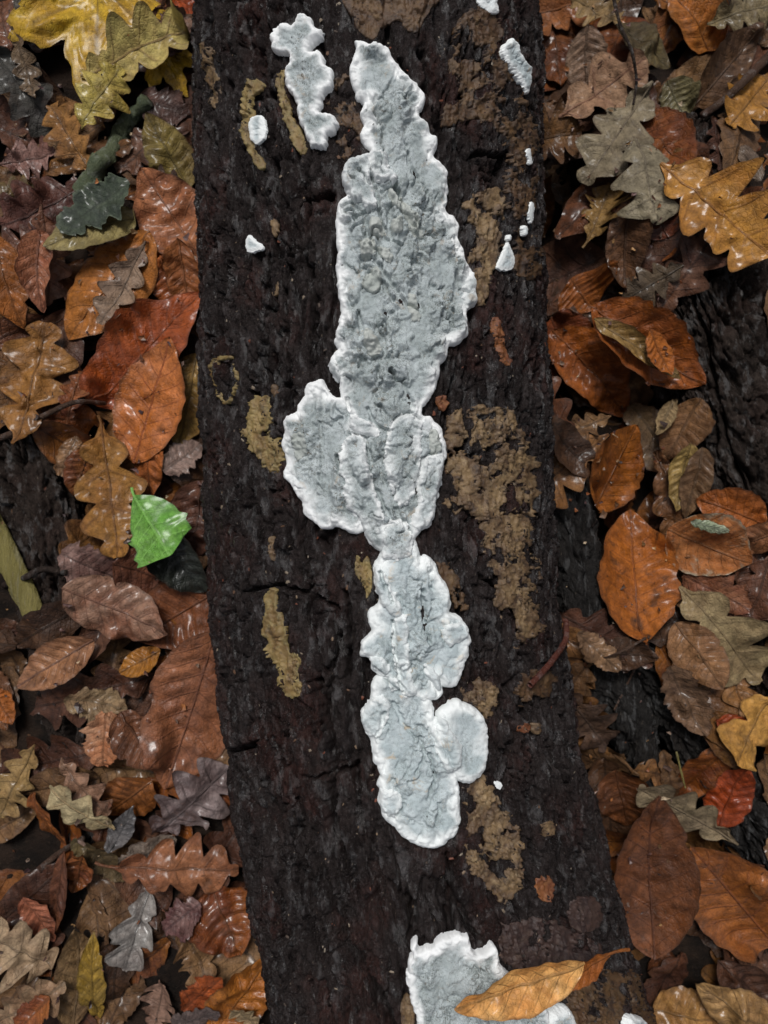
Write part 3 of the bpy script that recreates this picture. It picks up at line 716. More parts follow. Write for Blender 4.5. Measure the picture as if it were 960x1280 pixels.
# --- old tan and brown crusts left on the bark
PATCH = [
    (T(0, 0, 3.0, [(738, 165), (760, 160), (790, 200), (802, 300), (795, 380), (770, 395), (755, 340), (742, 260)]), MAT_TAN, 'narrow pale bare streak on the left rim of the log near the top', dict(thick=1.4), (0.09, 14, 9)),
    (Z1([(320, -20), (335, 40), (350, 80), (400, 110), (430, 70), (480, 50), (500, 80), (535, 90), (560, 50), (585, 10), (590, -20)]), MAT_BROWN, 'olive brown old crust at the top edge above the large fungus', dict(thick=2.5), None),
    (Z1([(0, 260), (25, 232), (55, 235), (60, 260), (30, 275), (25, 300), (32, 340), (30, 400), (45, 450), (65, 490), (50, 505), (30, 480), (12, 430), (0, 400), (-6, 330)]), MAT_OLIVE, 'olive curved crust sliver behind the tiny white fungus, upper left', dict(thick=1.8, rough=1.6), None),
    (Z1([(105, 215), (130, 195), (135, 210), (122, 240), (135, 280), (145, 330), (165, 370), (190, 410), (200, 445), (180, 460), (160, 440), (142, 400), (124, 350), (110, 300), (104, 250)]), MAT_OLIVE, 'thin brown crust sliver against the left side of the slender fungus', dict(thick=1.8, rough=1.6), None),
    (Z1([(270, 260), (320, 200), (345, 240), (350, 300), (370, 350), (360, 420), (320, 470), (290, 450), (280, 380), (250, 330)]), MAT_BROWN, 'dark reddish brown crust between the slender and the large fungus', dict(thick=1.8), (0.03, 14, 12)),
    (Z2([(40, 345), (70, 350), (78, 380), (80, 410), (75, 440), (85, 470), (110, 480), (108, 510), (125, 525), (110, 560), (85, 575), (60, 550), (40, 530), (15, 500), (5, 460), (10, 420), (20, 370)]), MAT_OLIVE, 'olive tan crust flake left of the side lobe of the large fungus', dict(thick=1.8, rough=1.6), (0.32, 14, 10)),
    (Z3([(80, 180), (95, 190), (95, 225), (105, 250), (125, 300), (130, 350), (140, 380), (165, 375), (180, 400), (170, 430), (178, 470), (170, 505), (150, 515), (120, 500), (105, 470), (105, 430),
         (85, 400), (65, 370), (70, 340), (55, 320), (60, 280), (65, 240), (60, 210)]), MAT_OLIVE, 'long olive tan crust flake on the left of the log below mid height', dict(thick=1.8, rough=1.6), None),
    (Z3([(345, 85), (358, 88), (362, 105), (380, 85), (392, 110), (398, 170), (380, 215), (370, 180), (345, 135)]), MAT_OLIVE, 'small forked olive crust touching the neck of the large fungus', dict(thick=3), None),
    (Z3([(80, 30), (90, 28), (94, 70), (92, 98), (80, 96), (76, 60)]), MAT_TAN, 'tiny upright tan crust streak above the long olive flake', dict(thick=2), None),
    (Z2([(640, 400), (690, 378), (740, 380), (800, 385), (840, 400), (850, 440), (880, 480), (900, 520), (905, 600), (900, 660), (880, 700), (850, 690), (820, 700), (780, 715), (740, 720),
         (690, 710), (640, 690), (620, 660), (650, 640), (640, 600), (630, 540), (628, 470)]), MAT_TAN, 'large squarish tan pitted crust right of the large fungus', dict(thick=3, rough=1.8, lump=1.6), (0.19, 14, 13)),
    (Z3([(735, 0), (740, 80), (760, 130), (790, 150), (770, 230), (830, 240), (850, 300), (835, 340), (850, 362), (880, 330), (920, 310), (915, 200), (905, 100), (890, 60), (895, 0), (850, -40), (770, -30)]), MAT_TAN, 'long tan crust hanging below the squarish pitted crust', dict(thick=2.6, rough=1.6, lump=1.4), (0.23, 14, 12)),
    (Z1([(660, 60), (720, 20), (780, 40), (800, 120), (840, 240), (880, 330), (905, 380), (910, 440), (860, 470), (810, 440), (790, 400), (750, 370), (700, 350), (650, 380), (620, 360), (620, 310), (650, 280), (640, 200)]), MAT_BROWN, 'broad brown crust under the pale plate at the upper right of the log', dict(thick=2.4, rough=2.0, lump=1.8), (0.15, 14, 15)),
    (Z1([(690, 600), (740, 570), (790, 560), (805, 640), (800, 700), (790, 770), (765, 830), (745, 905), (720, 915), (712, 850), (690, 800), (700, 760), (720, 700), (705, 650)]), MAT_TAN, 'smooth tan crust touching the right margin of the large fungus', dict(thick=3), (0.35, 14, 12)),
    (Z1([(820, 470), (880, 460), (905, 480), (905, 560), (900, 650), (915, 760), (905, 820), (860, 840), (835, 850), (825, 790), (845, 720), (820, 640), (810, 560)]), MAT_BROWN, 'ragged brown crust strip along the right rim with white flecks on it', dict(thick=2.2, rough=1.8, lump=1.5), (0.08, 14, 12)),
    (Z2([(765, 110), (790, 120), (800, 170), (820, 240), (800, 255), (780, 220), (770, 170)]), MAT_ORNG, 'orange brown splinter of bare wood right of the large fungus', dict(thick=2), None),
    (Z2([(595, 350), (620, 345), (635, 370), (620, 390), (600, 378)]), MAT_ORNG, 'small reddish crust spot between the large fungus and squarish crust', dict(thick=1.6), None),
    (Z3([(690, 770), (740, 750), (775, 800), (790, 850), (840, 900), (860, 980), (852, 1050), (835, 1110), (800, 1130), (760, 1100), (730, 1060), (690, 1030), (684, 950), (690, 880), (682, 820)]), MAT_TAN, 'tan brown crust right of the rounded lower tip of the large fungus', dict(thick=2.6, rough=1.8, lump=1.5), (0.26, 14, 14)),
    (Z3([(670, 490), (700, 445), (750, 460), (780, 490), (780, 530), (750, 570), (730, 550), (700, 530)]), MAT_TAN, 'small tan crust beside the round bracket lobe', dict(thick=2.4), (0.35, 14, 12)),
    (Z3([(590, 105), (630, 110), (660, 150), (675, 190), (690, 230), (660, 250), (640, 200), (605, 160)]), MAT_BROWN, 'faint brown crust against the right side of the middle plate', dict(thick=1.6), (0.09, 14, 10)),
    (Z3([(850, 460), (900, 430), (940, 430), (965, 460), (950, 500), (930, 520), (900, 500), (870, 530), (848, 520)]), MAT_BROWN, 'brown flaking crust beside the reddish broken twig', dict(thick=2.6), (0.32, 14, 10)),
    (Z3([(846, 592), (880, 590), (880, 612), (848, 614)]), MAT_ORNG, 'tiny squarish orange crust spot on the right of the log', dict(thick=2.2), None),
    (Z3([(890, 590), (905, 582), (918, 600), (912, 622), (895, 620)]), MAT_TAN, 'tiny round tan crust spot next to the orange one', dict(thick=2.2), None),
    (Z3([(908, 890), (925, 878), (945, 888), (950, 910), (935, 928), (912, 922)]), MAT_TAN, 'round tan crust button low on the right of the log', dict(thick=2.6), None),
    (Z4([(695, 290), (720, 268), (755, 270), (780, 300), (788, 335), (765, 362), (725, 368), (700, 345)]), MAT_DARKC, 'round dark purplish crust low on the right of the log', dict(thick=3), None),
    (Z4([(500, 360), (560, 340), (640, 335), (700, 370), (760, 385), (790, 420), (760, 450), (680, 450), (600, 470), (540, 470), (500, 430)]), MAT_DARKC, 'wide dark brown crust between the lower tip and the fallen leaf', dict(thick=2), (0.24, 14, 16)),
    (Z4([(600, 220), (640, 215), (650, 260), (625, 285), (605, 265)]), MAT_ORNG, 'small rusty crust spot above the wide dark crust', dict(thick=1.6), None),
    (Z4([(700, 500), (740, 480), (860, 470), (905, 500), (915, 560), (910, 640), (700, 640), (690, 560)]), MAT_BROWN, 'pitted olive brown crust at the bottom right corner of the log', dict(thick=3, rough=2.2, lump=2), (0.16, 14, 13)),
    (Z4([(218, 560), (240, 548), (258, 580), (250, 640), (220, 640)]), MAT_TAN, 'small tan crust knob left of the ruffled fungus at the bottom edge', dict(thick=4), None),
    (T(220, 300, 3.2, [(120, 500), (145, 468), (190, 465), (195, 474), (152, 486), (140, 520), (138, 560), (152, 610), (178, 645), (205, 610), (218, 560), (205, 500), (212, 498), (226, 555), (215, 610), (182, 660), (150, 630), (128, 575)]), MAT_OLIVE, 'thin hollow ring of olive crust near the left rim of the log', dict(thick=2.6, rimw=2), None),
    (T(220, 300, 3.2, [(366, 580), (382, 572), (392, 595), (384, 625), (368, 608)]), MAT_TAN, 'tiny pale tan crust just above the olive tan flake', dict(thick=2), None),
    (Z1([(80, 870), (90, 880), (98, 845), (106, 845), (104, 876), (92, 884)]), MAT_TAN, 'tiny hooked tan crust below the white dot on black bark', dict(thick=2, rimw=2), None),
    (Z1([(82, 655), (98, 655), (104, 680), (94, 710), (84, 690)]), MAT_TAN, 'tiny tan crust drop above the white dot on black bark', dict(thick=2), None),
]
for i, (ol, mt, lab, kw, holes) in enumerate(PATCH):
    me = crust_mesh('old_crust', ol, mt, flat_height(seed=900 + 11 * i, **kw), step=1.3, scallop=7.5 if holes else (3.2 if len(ol) > 11 else 2.0), scw=13 if holes else 8, bark_follow=0.85, holes=holes, seed=900 + 11 * i)
    tag(link('old_crust', me), lab, 'crust', 'old brown crusts on the log')

# ---------------------------------------------------------------- branches, slabs and twigs around the log
HM_X0, HM_Y0, HM_S = -1300.0, -1400.0, 5.0
_hx = np.arange(HM_X0, 1300, HM_S); _hy = np.arange(HM_Y0, 1400, HM_S)
HMX, HMY = np.meshgrid(_hx, _hy)
HM = ground_z(HMX, HMY)

def hm_idx(X, Y):
    i = np.clip(((Y - HM_Y0) / HM_S + 0.5).astype(int), 0, HM.shape[0] - 1)
    j = np.clip(((X - HM_X0) / HM_S + 0.5).astype(int), 0, HM.shape[1] - 1)
    return i, j

def hm_splat(X, Y, Z):
    X = X.ravel(); Y = Y.ravel(); Z = Z.ravel()
    i, j = hm_idx(X, Y)
    for di in (0, 1):
        for dj in (0, 1):
            np.maximum.at(HM, (np.clip(i + di, 0, HM.shape[0] - 1), np.clip(j + dj, 0, HM.shape[1] - 1)), Z)

def tube(path, radii, nseg, disp=None, flat=1.0):
    """path Nx3 (units) -> grid of points round it; the ring's u-axis lies in the ground plane"""
    path = np.array(path, float); n = len(path)
    tan = np.gradient(path, axis=0); tan /= np.linalg.norm(tan, axis=1)[:, None]
    up = np.array([0, 0, 1.0]); side = np.cross(tan, up); side /= np.linalg.norm(side, axis=1)[:, None] + 1e-9
    nup = np.cross(side, tan)
    a = np.linspace(0, 2 * math.pi, nseg)
    A, I = np.meshgrid(a, np.arange(n))
    arc = np.concatenate([[0], np.cumsum(np.linalg.norm(np.diff(path, axis=0), axis=1))])
    r = np.asarray(radii, float)[:, None] * np.ones_like(A)
    if disp is not None:
        d = disp(A, arc[:, None] * np.ones_like(A), r)
        d[:, -1] = d[:, 0]
        r = r + d
    P = path[:, None, :] + side[:, None, :] * (r * np.cos(A))[..., None] + nup[:, None, :] * (r * flat * np.sin(A))[..., None]
    return P

def resample(pts, step):
    p = np.array(pts, float)
    sm = []
    n = len(p)
    for i in range(n - 1):
        p0, p1, p2, p3 = p[max(i - 1, 0)], p[i], p[i + 1], p[min(i + 2, n - 1)]
        L = np.linalg.norm((p2 - p1)[:3])
        k = max(2, int(L / step))
        for t in np.arange(k) / k:
            sm.append(0.5 * ((2 * p1) + (-p0 + p2) * t + (2 * p0 - 5 * p1 + 4 * p2 - p3) * t * t + (-p0 + 3 * p1 - 3 * p2 + p3) * t ** 3))
    sm.append(p[-1])
    return np.array(sm)

def branch(name, pts, mat, label, cat, seed, amp=4.0, step=4.0, nseg=150, flat=1.0, groove=1.0, group=None, parent=None):
    """pts: (photo px, photo py, z of the TOP surface, radius in units)"""
    w = []
    for px, py, zt, r in pts:
        X, Y = unproj(px, py, zt)
        w.append((X, Y, zt - r * flat, r))
    w = resample(w, step)
    def disp(A, L, r):
        if groove < 0.9:
            ca, sa = r * np.cos(A), r * np.sin(A)
            return amp * (0.55 * fbm(ca / 9.0, L / 14.0 + sa / 9.0, seed + 5, 4, 0.6) + 0.9 * fbm(ca / 30.0, L / 30.0 + sa / 30.0, seed + 6, 2) - 0.3)
        return amp * (0.14 * bark_disp(np.abs(A - 1.5 * math.pi) * r, L + seed * 37.0, False) + 0.8 * fbm(np.cos(A) * r / 50.0, L / 60.0 + np.sin(A) * r / 50.0, seed + 6, 2))
    P = tube(w[:, :3], w[:, 3], nseg, disp, flat)
    hm_splat(P[..., 0], P[..., 1], P[..., 2])
    nr, nc = P.shape[:2]
    v = P.reshape(-1, 3)
    f = grid_faces(nr, nc)
    # close the ends
    c0 = len(v); v = np.vstack([v, P[0].mean(0)[None], P[-1].mean(0)[None]])
    e0 = np.array([[i + 1, i, c0, c0] for i in range(nc - 1)]); b0 = (nr - 1) * nc
    e1 = np.array([[b0 + i, b0 + i + 1, c0 + 1, c0 + 1] for i in range(nc - 1)])
    ends = np.vstack([e0, e1])[:, :3]
    tris = np.vstack([f[:, [0, 1, 2]], f[:, [0, 2, 3]], ends])
    me = mesh_from(name, v * K, tris, mat)
    o = link(name, me, parent=parent)
    if parent is None: tag(o, label, cat, group)
    return o

branch('fallen_branch', [(-80, 330, -270, 70), (-20, 470, -262, 72), (30, 620, -262, 68), (62, 800, -268, 62), (94, 960, -290, 54), (122, 1120, -340, 40)], MAT_BARK2,
       'dark fallen branch with a pale bare streak lying along the left side', 'branch', 1201, amp=9, nseg=200)
LB = bpy.data.objects['fallen_branch']
branch('bare_wood_streak', [(-28, 640, -256, 24), (12, 712, -252, 21), (40, 772, -255, 19), (60, 830, -266, 12)], MAT_PALEWOOD, None, None, 1211, amp=1.6, nseg=40, flat=0.55, parent=LB)
branch('fallen_log', [(862, 150, -320, 100), (905, 300, -280, 112), (948, 500, -268, 120), (998, 700, -280, 124), (1065, 900, -320, 116)], MAT_BARK2,
       'second dark log with furrowed bark at the right edge of the picture', 'log', 1221, amp=14, nseg=360)
branch('wood_slab', [(668, 500, -250, 30), (700, 600, -262, 44), (722, 700, -282, 48), (742, 800, -305, 44), (752, 880, -335, 34)], MAT_WOODGREY,
       'dark grey weathered slab of wood wedged against the right side of the log', 'wood', 1231, amp=8, flat=0.6)
branch('fallen_branch', [(800, 800, -345, 40), (868, 900, -330, 52), (930, 1000, -320, 58), (1000, 1110, -315, 60)], MAT_WOODGREY,
       'grey weathered branch at the lower right, partly under leaves', 'branch', 1241, amp=9)
branch('wet_wood_piece', [(735, 835, -330, 30), (775, 870, -322, 42), (800, 930, -330, 40), (815, 1010, -352, 30)], MAT_WOODGREY,
       'wet black piece of wood between the log and the red leaves', 'wood', 1251, amp=9, flat=0.7)

# ---------------------------------------------------------------- leaves
def leaf_group():
    g = bpy.data.node_groups.new('leaf_shader', 'ShaderNodeTree')
    itf = g.interface
    for nm, ty in (('A', 'NodeSocketColor'), ('B', 'NodeSocketColor'), ('Vein', 'NodeSocketColor'), ('Spot', 'NodeSocketColor'), ('SpotAmt', 'NodeSocketFloat'),
                   ('Wet', 'NodeSocketFloat'), ('Seed', 'NodeSocketFloat'), ('VeinAmt', 'NodeSocketFloat')):
        itf.new_socket(nm, in_out='INPUT', socket_type=ty)
    itf.new_socket('Shader', in_out='OUTPUT', socket_type='NodeSocketShader')
    nt = NT(g)
    gi = nt.new('NodeGroupInput').outputs; go = nt.new('NodeGroupOutput').inputs
    p = nt.new('ShaderNodeTexCoord').outputs['Object']
    off = nt.new('ShaderNodeCombineXYZ'); nt.put(off.inputs[0], gi['Seed']); nt.put(off.inputs[1], nt.math('MULTIPLY', gi['Seed'], 1.7))
    va = nt.new('ShaderNodeVectorMath', operation='ADD'); nt.put(va.inputs[0], p); nt.put(va.inputs[1], off.outputs[0])
    v = va.outputs[0]
    vc = nt.attr('vc'); yd = nt.attr('yd'); ed = nt.attr('ed')
    fr = nt.math('MULTIPLY', nt.math('ABSOLUTE', nt.math('SUBTRACT', nt.math('FRACT', vc), 0.5)), 2.0)
    vm = nt.math('MULTIPLY', nt.ramp(fr, 0.84, 0.99), nt.ramp(ed, 1.0, 0.55, 0.35, 1.0))
    mid = nt.ramp(yd, 2.6, 1.0)
    veins = nt.math('MULTIPLY', nt.math('MAXIMUM', nt.math('MULTIPLY', vm, 0.75), mid), gi['VeinAmt'])
    n1 = nt.noise(v, 0.016 * U, 5, 0.6, 0.4); n2 = nt.noise(v, 0.07 * U, 5, 0.65); n3 = nt.noise(v, 0.028 * U, 4, 0.6, 0.5); n4 = nt.noise(v, 0.35 * U, 3, 0.6)
    c = nt.mix(nt.ramp(n1, 0.36, 0.64), gi['A'], gi['B'])
    # blades are a little paler between the side veins
    c = nt.mix(nt.math('MULTIPLY', nt.ramp(fr, 0.0, 0.55, 0.22, 0.0), gi['VeinAmt']), c, gi['B'])
    hsv = nt.new('ShaderNodeHueSaturation'); nt.put(hsv.inputs['Value'], nt.ramp(n2, 0.25, 0.75, 0.62, 1.38)); nt.put(hsv.inputs['Color'], c)
    c = hsv.outputs[0]
    c = nt.mix(veins, c, gi['Vein'])
    sp = nt.math('MULTIPLY', nt.ramp(n3, 0.55, 0.70), gi['SpotAmt'])
    c = nt.mix(sp, c, gi['Spot'])
    dots = nt.voro(v, 0.055 * U)
    c = nt.mix(nt.math('MULTIPLY', nt.ramp(dots, 0.16, 0.08), nt.math('MULTIPLY', gi['SpotAmt'], 0.8)), c, srgb((34, 24, 18)))
    edm = nt.math('MULTIPLY', nt.ramp(ed, 0.86, 1.0), nt.ramp(n2, 0.4, 0.6, 0.1, 0.7))
    c = nt.mix(edm, c, gi['Spot'])
    c = nt.mix(nt.ramp(n4, 0.55, 0.75, 0, 0.28), c, gi['Spot'])
    bs = nt.new('ShaderNodeBsdfPrincipled')
    nt.put(bs.inputs['Base Color'], c)
    r0 = nt.ramp(nt.noise(v, 0.02 * U, 4, 0.6), 0.38, 0.62, 0.62, 0.26)
    nt.put(bs.inputs['Roughness'], nt.math('SUBTRACT', nt.math('ADD', r0, 0.24), nt.math('MULTIPLY', gi['Wet'], 0.12), clamp=True))
    nt.put(bs.inputs['Specular IOR Level'], nt.math('MULTIPLY_ADD', gi['Wet'], 0.25, 0.15))
    cell = nt.voro(v, 0.13 * U, 'DISTANCE_TO_EDGE')
    h = nt.math('ADD', nt.math('MULTIPLY', veins, -0.7), nt.math('ADD', nt.math('MULTIPLY', nt.noise(v, 0.10 * U, 4, 0.6), 1.1), nt.math('MULTIPLY', nt.ramp(cell, 0.0, 0.12), 0.22)))
    nt.put(bs.inputs['Normal'], nt.bump(h, 0.8, 3.0 * K))
    film = nt.ramp(nt.noise(v, 0.014 * U, 4, 0.6), 0.34, 0.64)
    nt.put(bs.inputs['Coat Weight'], nt.math('MULTIPLY', film, gi['Wet']))
    bs.inputs['Coat Roughness'].default_value = 0.2
    bs.inputs['Coat IOR'].default_value = 1.45
    nt.put(go['Shader'], bs.outputs[0])
    return g
LEAFG = leaf_group()
_lm = [0]
def leaf_mat(a, b, vein=None, spot=(54, 38, 28), spots=0.4, wet=0.5, veinamt=0.6, gain=0.90):
    _lm[0] += 1
    m = bpy.data.materials.new('leaf_colour'); m.use_nodes = True
    t = m.node_tree; t.nodes.remove(t.nodes['Principled BSDF'])
    n = t.nodes.new('ShaderNodeGroup'); n.node_tree = LEAFG
    a, b = [(c[0] * 0.98, c[1] * (1.03 if c[1] < 0.6 * c[0] and c[0] - c[2] > 80 else 0.97), c[2] * (0.8 if c[1] < 0.6 * c[0] and c[0] - c[2] > 80 else 0.92)) for c in (a, b)]
    if vein is None: vein = tuple(int(x * 0.62) for x in a)
    n.inputs['A'].default_value = srgb(a, gain); n.inputs['B'].default_value = srgb(b, gain)
    n.inputs['Vein'].default_value = srgb(vein, gain); n.inputs['Spot'].default_value = srgb(spot)
    n.inputs['SpotAmt'].default_value = spots; n.inputs['Wet'].default_value = wet
    n.inputs['Seed'].default_value = _lm[0] * 0.731; n.inputs['VeinAmt'].default_value = veinamt
    t.links.new(n.outputs[0], t.nodes['Material Output'].inputs['Surface'])
    return m

def leaf_local(kind, L, W, rng, q):
    """leaf blade in its own frame: x along the midrib, z up, in units. Returns P (ns,nt,3), vc, yd, ed"""
    seed = int(rng.integers(1, 9999))
    ns, ntt = q.get('res', {'oak': (84, 25), 'holly': (70, 21), 'maple': (40, 91)}.get(kind, (56, 23)))
    s = np.linspace(0, 1, ns); t = np.linspace(-1, 1, ntt)
    S, Tt = np.meshgrid(s, t, indexing='ij')
    at = np.abs(Tt)
    if kind == 'maple':
        ph = Tt * math.radians(150)
        r = np.zeros_like(ph)
        for c0, amp, wd in ((0, 1.0, 0.36), (0.95, 0.9, 0.33), (-0.95, 0.9, 0.33), (1.9, 0.62, 0.34), (-1.9, 0.62, 0.34)):
            r = np.maximum(r, amp * (0.52 + 0.48 * np.exp(-((ph - c0) / wd) ** 2)))
        r = r * (1 + 0.05 * np.sin(ph * 26) + 0.05 * fbm(ph * 5, S * 0, seed, 2))
        x = L * 0.02 + L * S * r * np.cos(ph); y = L * S * r * np.sin(ph) * (W / (L * 1.5))
        vc = (ph / 0.95) + 0.0 ; yd = np.full_like(x, 9.0); ed = S
        z = 4 * fbm(x / 40, y / 40, seed, 3) + 5 * (1 - np.abs(((ph / 0.95) % 1) - 0.5) * 2) * S * 0.6
    else:
        N = q.get('N', 8); slope = q.get('slope', 0.16)
        if kind == 'beech':
            e = np.sin(math.pi * np.clip(S, 0, 1) ** 0.86) ** 0.72 * (1 - 0.25 * S ** 6)
            tooth = 1 + 0.02 * np.sin((S - slope * at) * N * 2 * math.pi) + 0.02 * fbm(S * 9, np.sign(Tt) * 3, seed, 3)
            w = e * tooth
        elif kind == 'oak':
            nl = q.get('lobes', 4.4)
            e = np.clip(np.sin(math.pi * np.clip(S * 0.985, 0, 1) ** 1.22), 0, 1) ** 0.66
            ph = np.where(Tt > 0, q.get('ph', 0.0), q.get('ph', 0.0) + 0.18 + 0.2 * (rng.random() - 0.5))
            lob = 0.5 + 0.5 * np.cos(2 * math.pi * (nl * S ** 1.05 - 0.62 + ph + 0.10 * fbm(S * 3, np.sign(Tt) * 5, seed, 2)))
            lob = lob ** 0.48
            w = e * (0.36 + 0.64 * lob) * (1 + 0.10 * fbm(S * 7, np.sign(Tt) * 7, seed + 1, 2))
            w = np.where(S < 0.10, w * 0.55 + 0.035, w)
        elif kind == 'holly':
            e = np.sin(math.pi * S ** 0.95) ** 0.62
            c = np.abs(np.sin(math.pi * (S * 4.6 + 0.15 * (Tt > 0))))
            w = e * (1.08 - 0.42 * c ** 0.75)
        else:  # torn fragment
            e = np.sin(math.pi * np.clip(S, 0.02, 0.98)) ** 0.5
            w = e * (0.85 + 0.55 * fbm(S * 5, np.sign(Tt) * 4, seed, 4, 0.65))
        if 'prof' in q:
            sr, wr, sl, wlft = q['prof']
            w = np.where(Tt > 0, np.interp(S, sr, wr), np.interp(S, sl, wlft)) * q['pscale'] / (W / 2)
        if kind in ('oak', 'beech') and 'prof' not in q:
            for sg in (-1, 1):
                for _ in range(int(rng.integers(0, 3 if kind == 'oak' else 2))):
                    c0, wd, dp = rng.uniform(0.15, 0.95), rng.uniform(0.02, 0.06), rng.uniform(0.08, 0.4 if kind == 'oak' else 0.2)
                    w = np.where(np.sign(Tt) == sg, w * (1 - dp * np.exp(-((S - c0) / wd) ** 2)), w)
            w = w * (1 + (0.05 if kind == 'oak' else 0.02) * fbm(S * 14, np.sign(Tt) * 11, seed + 6, 3, 0.6))
        w = np.maximum(w, 0.006)
        asym = q.get('asym', 0.0)
        w = w * (1 + asym * np.sign(Tt))
        y = Tt * w * W / 2
        x = S * L + (0.10 if kind == 'oak' else 0.03) * np.abs(y) * at
        vc = N * (S - slope * at) + 0.5 if kind != 'oak' else q.get('lobes', 4.4) * (S ** 1.05 - 0.13 * at) - 0.62 + 0.5
        yd = np.abs(y); ed = at
        # relief
        pleat = q.get('pleat', 0.0)
        f = np.abs((vc % 1.0) - 0.5) * 2
        z = pleat * 5.0 * (0.5 - f) * np.sin(math.pi * np.clip(at, 0, 1) ** 0.8) * np.sin(math.pi * S)
        cr = q.get('crinkle', 1.0)
        z = z + cr * (8.0 * fbm(x / 60, y / 60, seed, 3) + 2.2 * fbm(x / 20, y / 20, seed + 2, 2) + 2.5 * np.abs(perlin(x / 30, y / 30, seed + 9)))
        z = z + cr * 8.0 * at ** 2.2 * fbm(S * 4.5, np.sign(Tt) * 3, seed + 4, 2)
        z = z + q.get('fold', 0.12) * np.abs(y) - 1.2 * np.exp(-(y / 2.5) ** 2)
        # bend across (edges up +) and along (ends up +)
        ca = q.get('across', 0.0)
        if abs(ca) > 1e-3:
            rad = (W / 2) / ca
            y0 = y.copy()
            y = rad * np.sin(y0 / rad); z = z + rad * (1 - np.cos(y0 / rad))
        cl = q.get('along', 0.0)
        if abs(cl) > 1e-3:
            rad = (L / 2) / cl
            u = (x - L / 2)
            x = L / 2 + (rad - z) * np.sin(u / rad); z = z * np.cos(u / rad) + rad * (1 - np.cos(u / rad))
        tw = q.get('twist', 0.0)
        if tw:
            an = tw * (S - 0.5)
            y, z = y * np.cos(an) - z * np.sin(an), y * np.sin(an) + z * np.cos(an)
    z = z + math.tan(q.get('roll', 0.0)) * y + math.tan(q.get('pitch', 0.0)) * (x - L / 2)
    return np.stack([x, y, z], -1), vc, yd, ed

